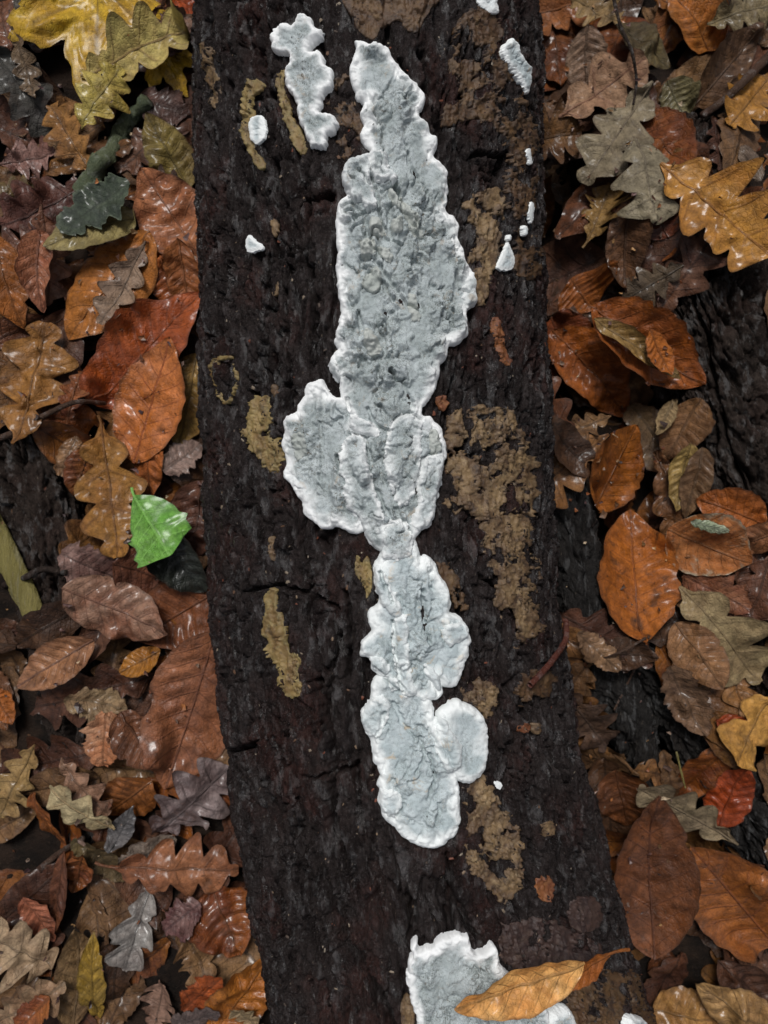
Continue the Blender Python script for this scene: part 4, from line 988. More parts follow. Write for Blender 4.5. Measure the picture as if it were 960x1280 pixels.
def place_leaf(kind, bx, by, tx, ty, wpx, mat, label, seed, name=None, stalk=0.0, zone=None, onlog=False, holes=0.0, group=None, rib=False, **q):
    rng = np.random.default_rng(seed)
    zg = q.pop('z', None)
    dz = q.pop('dz', 0.0)
    free = zg
    if zg is None: zg = -300.0 if (bx + tx) / 2 < 480 else -345.0
    if onlog: zg = 0.0
    tex_state = rng.bit_generator.state
    for it in range(3):
        rng.bit_generator.state = tex_state
        x0, y0 = unproj(bx, by, zg); x1, y1 = unproj(tx, ty, zg)
        L = math.hypot(x1 - x0, y1 - y0); W = wpx * (CAMH - zg) / CAMH
        q['pscale'] = (CAMH - zg) / CAMH
        P, vc, yd, ed = leaf_local(kind, L, W, rng, q)
        c, s = (x1 - x0) / L, (y1 - y0) / L
        X = x0 + P[..., 0] * c - P[..., 1] * s; Y = y0 + P[..., 0] * s + P[..., 1] * c; Z = P[..., 2]
        if free is not None:
            Z = Z - np.median(Z) + free + dz; break
        if onlog:
            sx = np.clip((X - logC(Y)) / logR(Y), -0.95, 0.95)
            h = logR(Y) * (np.sqrt(1 - sx ** 2) - 1) + 8
        else:
            i, j = hm_idx(X, Y); h = HM[i, j]
        A = np.stack([np.ones(h.size), X.ravel() - X.mean(), Y.ravel() - Y.mean()], 1)
        co, *_ = np.linalg.lstsq(A, h.ravel(), rcond=None)
        co[1:] = np.clip(co[1:] * 0.8, -0.45, 0.45)
        pl = (A @ co).reshape(h.shape)
        zz = pl + Z
        offs = np.percentile(h - zz, 84)
        Z = zz + offs + 2.0 + dz
        cor = np.clip(h + 1.5 - Z, 0, 40)
        for _ in range(5):
            cp = np.pad(cor, 1, mode='edge')
            cor = np.maximum(cor, 0) * 0.3 + 0.7 * (cp[1:-1, 1:-1] * 2 + cp[:-2, 1:-1] + cp[2:, 1:-1] + cp[1:-1, :-2] + cp[1:-1, 2:]) / 6
        Z = Z + cor * 1.15
        zg = float(Z.mean())
    hm_splat(X, Y, Z)
    nr, nc = X.shape
    f = grid_faces(nr, nc)
    if holes > 0:
        xc, yc = P[..., 0].ravel()[f].mean(1), P[..., 1].ravel()[f].mean(1)
        f = f[fbm(xc / 16, yc / 16, seed + 77, 3) < 0.85 - holes]
    v = np.stack([X, Y, Z], -1).reshape(-1, 3) * K
    me = mesh_from('leaf', v, f, mat, attrs={'vc': vc.ravel(), 'yd': yd.ravel(), 'ed': ed.ravel()})
    nm = name or {'beech': 'beech_leaf', 'oak': 'oak_leaf', 'holly': 'holly_leaf', 'maple': 'maple_leaf'}.get(kind, 'torn_leaf')
    o = link(nm, me)
    tag(o, label, 'leaf', group)
    if rib and kind != 'maple':
        mc = nc // 2
        k = np.linspace(0, int(nr * 0.93), 16).astype(int)
        path = np.stack([X[k, mc], Y[k, mc], Z[k, mc] + 0.2], 1)
        if np.linalg.norm(np.diff(path, axis=0), axis=1).min() > 0.5:
            tp = tube(path, np.linspace(2.1, 0.6, 16), 6)
            me3 = mesh_from('midrib', tp.reshape(-1, 3) * K, grid_faces(16, 6), mat, attrs={'vc': np.full(96, .5), 'yd': np.zeros(96), 'ed': np.zeros(96)})
            link('midrib', me3, parent=o)
    if stalk > 0:
        mc = nc // 2
        b = np.array([X[0, mc], Y[0, mc], Z[0, mc]])
        n = np.array([X[3, mc], Y[3, mc], Z[3, mc]])
        dr = (b - n); dr /= np.linalg.norm(dr) + 1e-9
        bend = np.array([-dr[1], dr[0], 0.15]) * stalk * 0.25 * (1 if rng.random() < 0.5 else -1)
        tt = np.linspace(0, 1, 7)
        path = b[None] - dr[None] * 3 + dr[None] * (stalk + 3) * tt[:, None] + bend[None] * (tt ** 2)[:, None]
        tp = tube(path, np.linspace(1.9, 2.6, 7), 7)
        me2 = mesh_from('stalk', tp.reshape(-1, 3) * K, grid_faces(7, 7), mat, attrs={'vc': np.full(49, .5), 'yd': np.zeros(49), 'ed': np.zeros(49)})
        link('stalk', me2, parent=o)
    return o

# ---- the under layer: decaying leaves between and beneath the ones that show whole
DULL = [((74, 48, 38), (96, 62, 46)), ((62, 42, 40), (84, 58, 52)), ((92, 56, 36), (120, 76, 46)), ((54, 40, 36), (72, 54, 46)), ((104, 76, 56), (126, 98, 74)),
        ((84, 66, 56), (110, 90, 76)), ((120, 70, 38), (96, 54, 34)), ((66, 46, 46), (98, 74, 70)), ((112, 84, 52), (88, 62, 42)), ((100, 80, 70), (128, 108, 94))]
DULL_MATS = [leaf_mat((a[0] * 1.1, a[1], a[2] * 0.82), (b[0] * 1.1, b[1], b[2] * 0.82), spots=0.5, wet=0.5, gain=0.88) for a, b in DULL]
_rs = random.Random(7)
DULL_WORD = ['brown', 'maroon', 'rusty', 'blackish', 'tan', 'greyish', 'rust orange', 'mauve', 'ochre', 'pale grey']
BARE = [(905, 480, 75), (930, 580, 70), (915, 380, 55), (30, 600, 65), (20, 720, 65), (60, 830, 40), (85, 910, 35), (722, 640, 50), (745, 740, 45), (790, 880, 50), (915, 1020, 55), (225, 1235, 25), (30, 1080, 25), (715, 500, 20)]
USED = set()
def under_layer(x0, x1, nx, ny, side, group, seed0):
    k = 0
    cells = [(i, j) for i in range(nx) for j in range(ny)]
    _rs.shuffle(cells)
    for i, j in cells:
        for _try in range(8):
            px = x0 + (x1 - x0) * (i + _rs.random()) / nx; py = -70 + 1420 * (j + _rs.random()) / ny
            an = _rs.uniform(0, 2 * math.pi); Lp = _rs.uniform(75, 165) * (1 - 0.06 * _try)
            hit = any(math.hypot(px + e * Lp / 2 * math.cos(an) - bx, py + e * Lp / 2 * math.sin(an) - by) < br for bx, by, br in BARE for e in (-1, -0.5, 0, 0.5, 1))
            if not hit: break
        if hit: continue
        kind = _rs.choice(['beech', 'oak', 'oak', 'beech', 'torn'])
        w = Lp * (_rs.uniform(0.45, 0.62) if kind != 'torn' else _rs.uniform(0.35, 0.6))
        c = _rs.randrange(len(DULL_MATS))
        band = ['top edge', 'upper third', 'mid height', 'lower third', 'bottom edge'][min(4, max(0, int(py / 256)))]
        lab = '%s %s leaf under the litter %s of the log, %s, tip %s' % (DULL_WORD[c], kind, side, band, ['right', 'down', 'left', 'up'][int(((an + math.pi / 4) % (2 * math.pi)) // (math.pi / 2))])
        for adj in ('', 'curled ', 'crumpled ', 'half-hidden ', 'wet '):
            if adj + lab not in USED: break
        lab = adj + lab; USED.add(lab)
        place_leaf(kind, px - Lp / 2 * math.cos(an), py - Lp / 2 * math.sin(an), px + Lp / 2 * math.cos(an), py + Lp / 2 * math.sin(an), w, DULL_MATS[c],
                   lab, seed0 + k, name='decaying_leaf', group=group,
                   res=(40, 13) if kind == 'oak' else (28, 13), across=_rs.uniform(-1.0, 1.0), along=_rs.uniform(-0.7, 0.7), roll=_rs.uniform(-0.4, 0.4), crinkle=1.6, pleat=0.5, dz=-5)
        k += 1
under_layer(-90, 300, 6, 26, 'left', 'under layer of leaves left of the log', 3000)
under_layer(660, 1050, 6, 26, 'right', 'under layer of leaves right of the log', 4000)

_ls = [5000]
def LF(kind, b, t, w, A, B, label, **q):
    _ls[0] += 1
    mk = {k: q.pop(k) for k in list(q) if k in ('vein', 'spot', 'spots', 'wet', 'veinamt', 'gain')}
    q.setdefault('pleat', 1.0 if kind == 'beech' else 0.4)
    r_ = random.Random(_ls[0] * 13 + 1)
    if kind not in ('holly', 'maple') and not q.get('onlog'):
        q.setdefault('across', r_.uniform(-0.95, 0.95)); q.setdefault('along', r_.uniform(-0.65, 0.65))
        q.setdefault('roll', r_.uniform(-0.28, 0.28)); q.setdefault('pitch', r_.uniform(-0.2, 0.2)); q.setdefault('twist', r_.uniform(-0.5, 0.5))
    return place_leaf(kind, b[0], b[1], t[0], t[1], w, leaf_mat(A, B, **mk), label, _ls[0], rib=kind != 'torn', **q)

# ---- left of the log, from the lowest layer up; (stalk end) (tip) width in photo pixels
LF('beech', (20, 70), (-10, -20), 60, (120, 72, 46), (90, 58, 42), 'orange brown leaf in the top left corner of the picture')
LF('beech', (90, -20), (25, 45), 60, (112, 108, 102), (92, 86, 82), 'smooth grey leaf at the top edge beside the yellow leaf', wet=0.8)
LF('oak', (-10, 60), (70, 165), 78, (72, 70, 68), (56, 52, 52), 'dark slate grey blurred leaf at the left edge below the grey one', wet=0.3)
LF('oak', (20, 40), (40, 120), 34, (128, 108, 88), (100, 80, 62), 'small upright tan lobed leaf by the left edge near the top')
LF('oak', (0, 205), (70, 190), 55, (112, 74, 66), (150, 116, 112), 'pinkish brown crumpled leaf left of the ochre leaf')
LF('oak', (-25, 250), (42, 228), 48, (120, 98, 58), (96, 78, 50), 'small olive tan leaf tip at the left edge')
LF('oak', (110, 220), (10, 290), 92, (78, 48, 44), (96, 60, 52), 'dark maroon oak leaf left of the green-black leaf', wet=0.35)
LF('oak', (70, 300), (-10, 330), 80, (86, 56, 48), (108, 70, 54), 'maroon brown crumpled leaf above the orange leaf at the left edge')
LF('oak', (60, 260), (55, 380), 62, (110, 68, 50), (128, 92, 76), 'brown lobed leaf left of the broad orange beech leaf')
LF('beech', (-10, 290), (22, 410), 52, (158, 88, 46), (128, 72, 42), 'orange leaf hanging down at the left edge above the bark', along=-0.4)
LF('beech', (48, 280), (52, 395), 40, (132, 76, 56), (150, 96, 72), 'narrow pinkish orange leaf strip left of the broad orange beech leaf')
LF('maple', (122, -22), (118, 128), 205, (205, 168, 46), (178, 138, 44), 'large bright yellow leaf with dark ribs at the top left', vein=(110, 84, 40), spot=(92, 72, 32), spots=0.5, wet=0.35, veinamt=0.8)
LF('maple', (200, 62), (228, 112), 70, (200, 160, 30), (176, 136, 36), 'bright yellow leaf scrap between the pale oak leaf and the log', spot=(80, 60, 24), spots=0.4)
LF('torn', (200, 70), (232, 10), 50, (96, 64, 62), (128, 100, 88), 'mauve brown torn leaf at the top edge beside the log')
LF('torn', (215, 0), (275, 20), 34, (170, 70, 34), (140, 58, 34), 'bright rust leaf scrap on the log edge at the top', dz=60)
LF('oak', (112, 215), (62, 128), 66, (156, 110, 58), (128, 88, 52), 'ochre brown lobed leaf below the yellow leaf')
LF('torn', (170, 120), (235, 145), 60, (98, 70, 64), (70, 52, 50), 'mauve brown torn leaf beneath the yellow scrap beside the log')
LF('beech', (235, 235), (185, 145), 60, (124, 108, 58), (106, 88, 52), 'olive brown leaf above the crinkled salmon leaf', wet=0.3)
LF('beech', (205, 312), (212, 385), 50, (176, 88, 42), (150, 74, 40), 'small glossy orange leaf between the beech leaves and the log', wet=0.8)
LF('oak', (245, 255), (170, 230), 60, (96, 78, 74), (124, 104, 96), 'greyish mauve leaf sliver under the salmon leaf beside the log')
LF('beech', (255, 330), (178, 212), 92, (168, 108, 74), (144, 88, 60), 'crinkled salmon brown leaf touching the log at the left', crinkle=1.6, wet=0.55)
LF('beech', (225, 300), (235, 400), 46, (160, 92, 62), (136, 76, 54), 'salmon leaf edge squeezed against the log above the glossy leaf', roll=0.3)
LF('beech', (188, 290), (84, 425), 106, (176, 110, 54), (158, 92, 46), 'broad orange tan beech leaf with pleated veins under the grey shred', pleat=1.3, spots=0.25)
LF('beech', (172, 262), (56, 312), 66, (156, 142, 96), (132, 118, 78), 'cream olive leaf with parallel veins below the green-black leaf', pleat=1.2, vein=(104, 92, 60))
LF('torn', (160, 225), (76, 290), 74, (60, 70, 58), (44, 52, 46), 'dark bluish green decaying leaf at the end of the mossy stick', spot=(104, 112, 92), wet=0.5)
LF('oak', (180, 300), (128, 408), 58, (148, 124, 108), (124, 102, 90), 'grey brown torn oak leaf lying on the broad orange beech leaf', spots=0.5, dz=2)
LF('oak', (96, 95), (240, 38), 82, (190, 174, 108), (168, 146, 92), 'pale yellow oak leaf lying across the bright yellow leaf', vein=(124, 100, 62), spot=(120, 92, 60), spots=0.45, lobes=4.0, veinamt=0.8, wet=0.35)
LF('oak', (100, 160), (150, 80), 70, (178, 160, 84), (160, 138, 70), 'pale yellow lobe hanging below the pale oak leaf', spot=(110, 84, 44), spots=0.5)
LF('oak', (30, 560), (50, 398), 100, (150, 104, 52), (128, 86, 46), 'ochre oak leaf at the left edge crossed by the thin twig', vein=(96, 64, 34), lobes=3.6, wet=0.35)
LF('oak', (85, 530), (98, 462), 32, (140, 80, 52), (120, 66, 44), 'narrow rusty leaf scrap beside the ochre oak leaf')
LF('torn', (95, 545), (75, 595), 32, (144, 108, 78), (124, 92, 68), 'small tan leaf scrap below the twig')
LF('beech', (115, 560), (90, 620), 46, (132, 74, 40), (108, 60, 36), 'rusty brown leaf left of the upright ochre oak leaf')
LF('beech', (245, 440), (225, 560), 70, (160, 128, 72), (138, 104, 58), 'yellow tan leaf squeezed between the orange beech leaves and the log', spots=0.5)
LF('torn', (205, 590), (250, 555), 44, (146, 122, 116), (112, 84, 80), 'pinkish grey shiny leaf scrap beside the log', wet=1.0)
LF('beech', (252, 600), (240, 700), 74, (98, 62, 48), (78, 50, 42), 'dark brown leaf between the green holly leaf and the log')
LF('beech', (190, 525), (182, 625), 52, (168, 90, 54), (150, 76, 48), 'salmon orange leaf strip under the stalk of the orange beech leaf')
LF('beech', (112, 505), (252, 366), 100, (162, 74, 34), (138, 60, 30), 'glossy red orange beech leaf with white glints beside the log', pleat=2.2, wet=1.0, spots=0.15)
LF('beech', (162, 578), (216, 424), 98, (190, 114, 64), (168, 90, 46), 'orange beech leaf tapering down to a point beside the log', pleat=0.8, wet=0.7, spots=0.25, vein=(130, 66, 40), across=0.25)
LF('torn', (80, 690), (150, 730), 70, (108, 74, 70), (140, 112, 108), 'mauve grey crumpled oak leaf below the upright ochre oak leaf')
LF('beech', (150, 700), (240, 745), 90, (112, 66, 46), (90, 54, 42), 'maroon brown leaf lying under the dark holly leaf')
LF('oak', (122, 528), (152, 696), 98, (152, 108, 54), (136, 92, 48), 'upright ochre oak leaf touching the green holly leaf', vein=(92, 60, 36), lobes=3.5, wet=0.35, stalk=14)
LF('beech', (268, 740), (170, 800), 92, (128, 76, 48), (106, 62, 42), 'dark brown leaf above the big veined beech leaf beside the log')
LF('beech', (200, 815), (148, 840), 34, (168, 112, 44), (150, 96, 40), 'small ochre yellow leaf tip beside the big veined beech leaf')
LF('beech', (82, 735), (212, 792), 86, (134, 90, 72), (150, 116, 100), 'pinkish brown beech leaf with grey veined lower half, left of the log', pleat=1.3, vein=(96, 62, 50), wet=0.6)
LF('beech', (116, 800), (18, 860), 58, (156, 110, 80), (138, 96, 72), 'tan pink beech leaf with dark ribs at left, tip pointing left', pleat=1.4, vein=(84, 62, 58))
LF('beech', (-30, 830), (14, 910), 40, (124, 82, 56), (100, 66, 46), 'brown curled leaf at the left edge below the bare wood streak')
LF('beech', (-15, 860), (18, 905), 30, (172, 92, 46), (140, 76, 40), 'small orange leaf scrap at the left edge')
LF('oak', (45, 930), (-5, 1025), 62, (154, 126, 84), (134, 104, 66), 'tan oak leaf at the left edge above the dark hollow')
LF('beech', (42, 985), (78, 1070), 36, (142, 78, 42), (120, 62, 36), 'narrow rusty leaf strip left of the cream oak leaf', roll=0.5)
LF('torn', (85, 868), (155, 890), 46, (156, 132, 104), (132, 106, 82), 'cream tan crinkled leaf below the tan pink beech leaf')
LF('torn', (132, 890), (128, 960), 60, (166, 104, 70), (186, 142, 116), 'orange shredded leaf with pale patches left of the big veined leaf')
LF('beech', (150, 890), (196, 960), 56, (112, 70, 48), (88, 56, 42), 'dark brown leaf edge left of the big veined beech leaf')
LF('beech', (272, 786), (205, 988), 128, (150, 96, 68), (128, 80, 58), 'big pinkish brown beech leaf with herringbone veins beside the log', pleat=1.7, vein=(92, 56, 42), wet=0.65, N=9, asym=0.1)
LF('torn', (100, 1040), (150, 1110), 50, (120, 104, 72), (92, 76, 54), 'olive shredded leaf below the cream oak leaf')
LF('beech', (110, 1060), (85, 1125), 38, (136, 74, 38), (110, 58, 32), 'dark orange leaf below the cream oak leaf')
LF('beech', (190, 975), (130, 1022), 66, (154, 88, 54), (134, 76, 48), 'orange brown crumpled leaf below the big veined beech leaf')
LF('oak', (190, 1050), (290, 955), 92, (96, 78, 80), (140, 124, 128), 'glossy purplish grey oak leaf against the log', wet=1.0, crinkle=1.8)
LF('beech', (140, 1062), (165, 1010), 32, (84, 82, 88), (108, 104, 108), 'small slate grey oval leaf at the centre of the lower left litter', wet=0.9)
LF('oak', (72, 950), (136, 1022), 54, (150, 116, 98), (132, 98, 82), 'pinkish tan oak leaf just above the cream oak leaf')
LF('oak', (138, 1048), (62, 980), 62, (186, 170, 138), (168, 148, 116), 'cream coloured oak leaf, palest at the lower left', vein=(150, 124, 90), spots=0.15, wet=0.3, lobes=3.2)
LF('torn', (150, 1085), (215, 1050), 46, (134, 118, 110), (160, 146, 138), 'pale grey torn leaf lying on the brown oak leaf', wet=0.8)
LF('beech', (262, 1110), (300, 1195), 88, (146, 78, 38), (112, 58, 32), 'dark glossy orange leaf against the log at the lower left', wet=0.9, crinkle=1.5)
LF('oak', (138, 1080), (296, 1092), 84, (148, 96, 66), (126, 78, 54), 'brown oak leaf with its tip pointing right to the log', stalk=22)
LF('oak', (185, 1112), (155, 1215), 66, (120, 112, 112), (152, 148, 150), 'bluish grey glossy oak leaf above the black hollow', wet=1.0, pleat=1.6, lobes=3.2)
LF('torn', (250, 1130), (205, 1165), 44, (90, 56, 58), (120, 92, 92), 'maroon crumpled leaf between the grey oak leaf and the log')
LF('beech', (85, 1060), (60, 1180), 30, (110, 66, 44), (86, 52, 40), 'dark rusty leaf edge above the pale curled leaf in the corner', roll=0.7)
LF('beech', (30, 1120), (66, 1180), 44, (172, 108, 84), (150, 90, 70), 'salmon pink leaf tip behind the pale curled leaf')
LF('beech', (90, 1290), (100, 1150), 46, (146, 118, 86), (120, 94, 68), 'tan upright leaf strip at the lower left', roll=0.5)
LF('beech', (112, 1290), (120, 1160), 34, (160, 128, 50), (128, 104, 52), 'yellow olive narrow leaf at the bottom left', roll=0.6, wet=0.5)
LF('oak', (70, 1220), (-20, 1160), 110, (178, 154, 130), (154, 128, 106), 'large pale cream curled leaf in the bottom left corner', across=0.7, crinkle=1.6, spots=0.2)
LF('oak', (-20, 1290), (80, 1230), 70, (162, 136, 112), (140, 110, 88), 'pale tan leaf at the bottom edge in the left corner')
LF('torn', (60, 1250), (20, 1290), 44, (150, 84, 50), (120, 64, 40), 'rusty leaf scrap at the bottom left edge')
LF('oak', (190, 1295), (205, 1225), 56, (140, 110, 98), (116, 88, 78), 'pinkish brown shredded leaf at the bottom edge')
LF('torn', (225, 1270), (280, 1215), 54, (160, 74, 40), (130, 58, 34), 'red orange leaf scrap beside the ribbed orange leaf at the bottom')
LF('beech', (262, 1300), (340, 1195), 74, (176, 104, 54), (158, 88, 44), 'orange ribbed beech leaf at the bottom against the log', pleat=2.0, wet=0.7)
LF('torn', (210, 1285), (275, 1262), 36, (112, 98, 98), (84, 70, 70), 'grey brown leaf scrap at the bottom edge left of the log')
LF('oak', (330, 1295), (290, 1255), 36, (160, 140, 112), (140, 116, 92), 'small cream leaf at the foot of the ribbed orange leaf')
LF('beech', (188, 655), (252, 745), 70, (44, 48, 44), (34, 36, 34), 'blackish green holly leaf tucked beneath the bright green one', name='holly_leaf', wet=0.8, spots=0.1)
LF('holly', (162, 618), (215, 694), 92, (82, 138, 52), (104, 154, 66), 'bright green spiny holly leaf, the only green leaf', vein=(150, 200, 110), veinamt=0.4, spot=(50, 80, 40), spots=0.06, wet=0.5, pleat=0.1, stalk=12, fold=0.16, crinkle=0.25, dz=6, N=5, gain=1.0,
   prof=((0, .06, .145, .28, .33, .44, .55, .63, .68, .84, .88, 1), (0, 8, 19, 29, 31, 36, 37, 45, 39, 40, 27, 4), (0, .146, .39, .5, .55, .65, .72, .78, .85, .9, .93, .96, 1), (0, 9, 22, 24, 32, 28, 29, 36, 33, 37, 30, 15, 2)))

# ---- right of the log, from the lowest layer up
LF('beech', (690, -30), (700, 110), 80, (120, 64, 34), (92, 50, 32), 'dark orange leaf beneath the orange oak leaf at the top right')
LF('beech', (790, 5), (745, 110), 84, (118, 62, 34), (100, 52, 30), 'deep rust leaf behind the pinkish tan leaf at the top', wet=0.4)
LF('oak', (640, 10), (745, 0), 84, (160, 100, 58), (138, 84, 50), 'orange brown oak leaf touching the log at the top right')
LF('oak', (720, -20), (770, 40), 60, (148, 122, 86), (128, 104, 74), 'tan lobed leaf at the top edge right of the log')
LF('beech', (700, 200), (672, 280), 52, (144, 86, 48), (124, 72, 42), 'orange leaf leaning on the right rim of the log', roll=0.3)
LF('oak', (640, 175), (728, 170), 80, (112, 78, 44), (90, 60, 36), 'brown olive leaf bridging from the log rim to the litter', dz=30)
LF('beech', (770, 30), (840, 80), 70, (96, 84, 56), (74, 62, 44), 'dull olive brown leaf near the thin stem at the top right')
LF('beech', (905, 60), (835, -10), 72, (172, 104, 46), (140, 82, 40), 'orange curled leaf at the top right with dark hollow below', across=0.8)
LF('oak', (890, 20), (975, 0), 60, (138, 122, 92), (112, 98, 74), 'grey tan leaf at the top edge near the right corner')
LF('beech', (870, 130), (955, 30), 56, (108, 78, 54), (84, 60, 44), 'brown curled leaf strip along the twig at the top right', roll=0.5)
LF('oak', (975, 80), (905, 165), 78, (168, 118, 52), (150, 104, 46), 'yellow ochre oak leaf cut by the right edge near the top')
LF('beech', (955, 195), (920, 215), 50, (92, 72, 62), (120, 104, 94), 'mauve grey leaf sliver behind the ochre oak leaf')
LF('beech', (840, 92), (866, 142), 44, (120, 112, 82), (104, 94, 68), 'small olive grey leaf right of the grey oak leaf')
LF('beech', (790, 130), (862, 220), 80, (128, 68, 34), (104, 54, 30), 'rusty curled leaf between the grey and the ochre oak leaves', across=0.6)
LF('beech', (835, 300), (800, 210), 70, (116, 56, 32), (92, 46, 30), 'dark red brown leaf below the grey oak leaf')
LF('beech', (765, 270), (770, 375), 46, (98, 66, 44), (76, 52, 38), 'dark brown narrow leaf hanging below the grey oak leaf', roll=0.5)
LF('beech', (715, 345), (745, 385), 76, (150, 80, 38), (126, 66, 34), 'orange triangular leaf in the dark gap right of the log', wet=0.5)
LF('oak', (850, 335), (780, 375), 56, (98, 82, 66), (76, 64, 54), 'grey brown leaf at the upper end of the second log')
LF('beech', (685, 395), (735, 480), 70, (118, 54, 28), (94, 44, 26), 'deep red brown leaf against the log beside the rolled leaf')
LF('beech', (730, 38), (738, 115), 50, (142, 116, 100), (120, 94, 80), 'mauve tan upright leaf behind the pinkish tan leaf')
LF('torn', (695, 90), (726, 118), 30, (126, 94, 72), (100, 72, 56), 'small curled brown leaf between the log and the pinkish leaf')
LF('oak', (700, 145), (800, 82), 84, (160, 128, 106), (142, 108, 88), 'pinkish tan leaf with ragged edge at the upper right', vein=(112, 76, 62), lobes=2.6, wet=0.25)
LF('oak', (736, 300), (765, 228), 54, (148, 116, 70), (130, 100, 60), 'small tan oak leaf below the grey oak leaf', vein=(96, 72, 42), stalk=10)
LF('oak', (816, 104), (732, 226), 84, (140, 128, 110), (122, 110, 94), 'grey tan oak leaf at the upper right, top lobe pointing up', vein=(104, 92, 78), wet=0.25, lobes=3.4)
LF('oak', (800, 165), (818, 282), 104, (146, 136, 118), (128, 118, 102), 'grey oak leaf with finger lobes pointing down, left of the ochre one', vein=(108, 98, 84), wet=0.25, lobes=3.0)
LF('oak', (832, 196), (958, 322), 138, (178, 126, 54), (160, 108, 46), 'large ochre oak leaf with white wet patch at the right edge', vein=(116, 74, 36), lobes=4.0, wet=0.6, spots=0.2)
LF('beech', (690, 408), (792, 520), 72, (158, 82, 38), (128, 64, 32), 'rust orange leaf slanting down from the log rim', across=0.6, crinkle=1.5)
LF('beech', (735, 388), (866, 488), 84, (158, 82, 38), (132, 66, 32), 'orange leaf with rolled edge above the second log', across=0.9, crinkle=1.6, wet=0.6)
LF('beech', (745, 396), (852, 474), 34, (158, 128, 78), (136, 106, 62), 'tan rolled leaf edge lying on the orange rolled leaf', across=1.2, dz=5)
LF('beech', (812, 412), (840, 470), 36, (168, 92, 44), (150, 78, 38), 'small orange leaf at the end of the rolled leaf')
LF('torn', (800, 500), (845, 600), 60, (110, 88, 64), (88, 68, 52), 'grey brown shredded leaf between the orange leaf and the second log')
LF('beech', (868, 500), (836, 575), 46, (132, 96, 66), (110, 78, 54), 'brown folded leaf against the second log', roll=0.5)
LF('beech', (842, 500), (818, 545), 16, (160, 138, 106), (140, 116, 90), 'narrow pale leaf edge standing up by the second log', roll=0.8)
LF('oak', (825, 560), (850, 680), 58, (116, 78, 48), (96, 64, 42), 'dark brown lobed leaf above the mouldy orange leaf')
LF('beech', (858, 555), (848, 640), 42, (160, 134, 82), (138, 112, 68), 'yellow tan curled leaf left of the foot of the second log', across=0.8)
LF('beech', (875, 560), (862, 648), 30, (126, 98, 72), (104, 78, 58), 'narrow brown leaf strip along the second log', roll=0.6)
LF('beech', (742, 640), (798, 530), 90, (150, 82, 36), (120, 62, 30), 'rust orange leaf hanging in the dark gap right of the log', across=0.4, wet=0.35)
LF('beech', (955, 655), (872, 622), 60, (158, 84, 46), (136, 70, 40), 'orange brown curled leaf at the right edge below the second log', across=0.7)
LF('beech', (975, 660), (905, 690), 40, (146, 98, 66), (126, 80, 54), 'salmon leaf tip at the right edge below the second log')
LF('oak', (960, 690), (930, 800), 66, (98, 62, 46), (78, 50, 40), 'dark maroon leaf at the right edge above the grey oak leaf')
LF('torn', (860, 720), (930, 760), 50, (112, 62, 44), (134, 88, 64), 'reddish crumpled leaf below the mouldy orange leaf')
LF('beech', (836, 660), (932, 705), 84, (172, 110, 64), (152, 92, 52), 'orange leaf with pale grey mould on its upper edge', spot=(150, 158, 142), spots=0.5, across=0.5)
LF('torn', (862, 652), (905, 664), 18, (172, 180, 162), (130, 142, 120), 'pale grey green mould crust on the orange leaf', dz=5, wet=0.3, spots=0.3)
LF('torn', (720, 790), (775, 838), 40, (140, 108, 82), (112, 84, 64), 'tan brown leaf scrap at the foot of the grey wood slab')
LF('beech', (790, 796), (800, 636), 116, (170, 92, 42), (146, 78, 40), 'orange beech leaf with many dark spots right of the log', pleat=1.3, spots=0.75, spot=(62, 40, 26), vein=(118, 66, 36), wet=0.35)
LF('oak', (850, 730), (958, 858), 96, (158, 140, 108), (138, 118, 90), 'grey tan oak leaf at the right edge, lobes pointing down', vein=(118, 100, 74), lobes=3.2, wet=0.25)
LF('beech', (850, 780), (900, 860), 66, (148, 108, 76), (124, 88, 62), 'tan brown leaf beneath the grey tan oak leaf')
LF('oak', (700, 860), (765, 940), 70, (92, 70, 58), (74, 56, 48), 'dark brown ghostly oak leaf against the right side of the log')
LF('torn', (835, 830), (880, 920), 56, (120, 92, 72), (98, 74, 60), 'mauve brown leaf strip above the grey branch')
LF('beech', (895, 900), (950, 930), 40, (150, 62, 28), (126, 50, 26), 'red leaf edge beneath the yellow tan leaf')
LF('beech', (905, 1040), (925, 950), 52, (156, 62, 28), (134, 52, 26), 'bright red orange leaf right of the grey oak leaf', spots=0.3)
LF('oak', (975, 870), (910, 950), 92, (190, 142, 76), (172, 124, 62), 'yellow tan leaf cut by the right edge', wet=0.4, lobes=1.8)
LF('beech', (768, 960), (790, 1040), 66, (112, 66, 36), (90, 54, 34), 'brown leaf scrap at the top of the big dark beech leaf')
LF('oak', (925, 1058), (790, 978), 66, (142, 126, 104), (126, 110, 92), 'grey oak leaf with rounded lobes above the two big beech leaves', vein=(108, 94, 76), wet=0.2, lobes=4.2)
LF('beech', (900, 1200), (990, 1290), 70, (84, 54, 40), (66, 44, 36), 'dark leaf in the hollow at the bottom right')
LF('beech', (985, 1200), (858, 1052), 120, (158, 88, 48), (132, 72, 42), 'big orange brown beech leaf at the lower right edge', pleat=1.2, wet=0.75, spots=0.5, vein=(110, 60, 38))
LF('beech', (828, 1210), (806, 978), 116, (120, 72, 44), (96, 58, 38), 'big dark brown beech leaf leaning on the log at the lower right', pleat=1.4, wet=0.75, spots=0.35, vein=(78, 46, 34), N=9)
LF('beech', (815, 1270), (905, 1270), 66, (166, 124, 74), (146, 104, 62), 'tan leaf at the bottom edge right of the log')
LF('beech', (985, 1305), (872, 1232), 66, (172, 136, 92), (152, 116, 76), 'tan ribbed beech leaf at the bottom right corner', pleat=1.6)

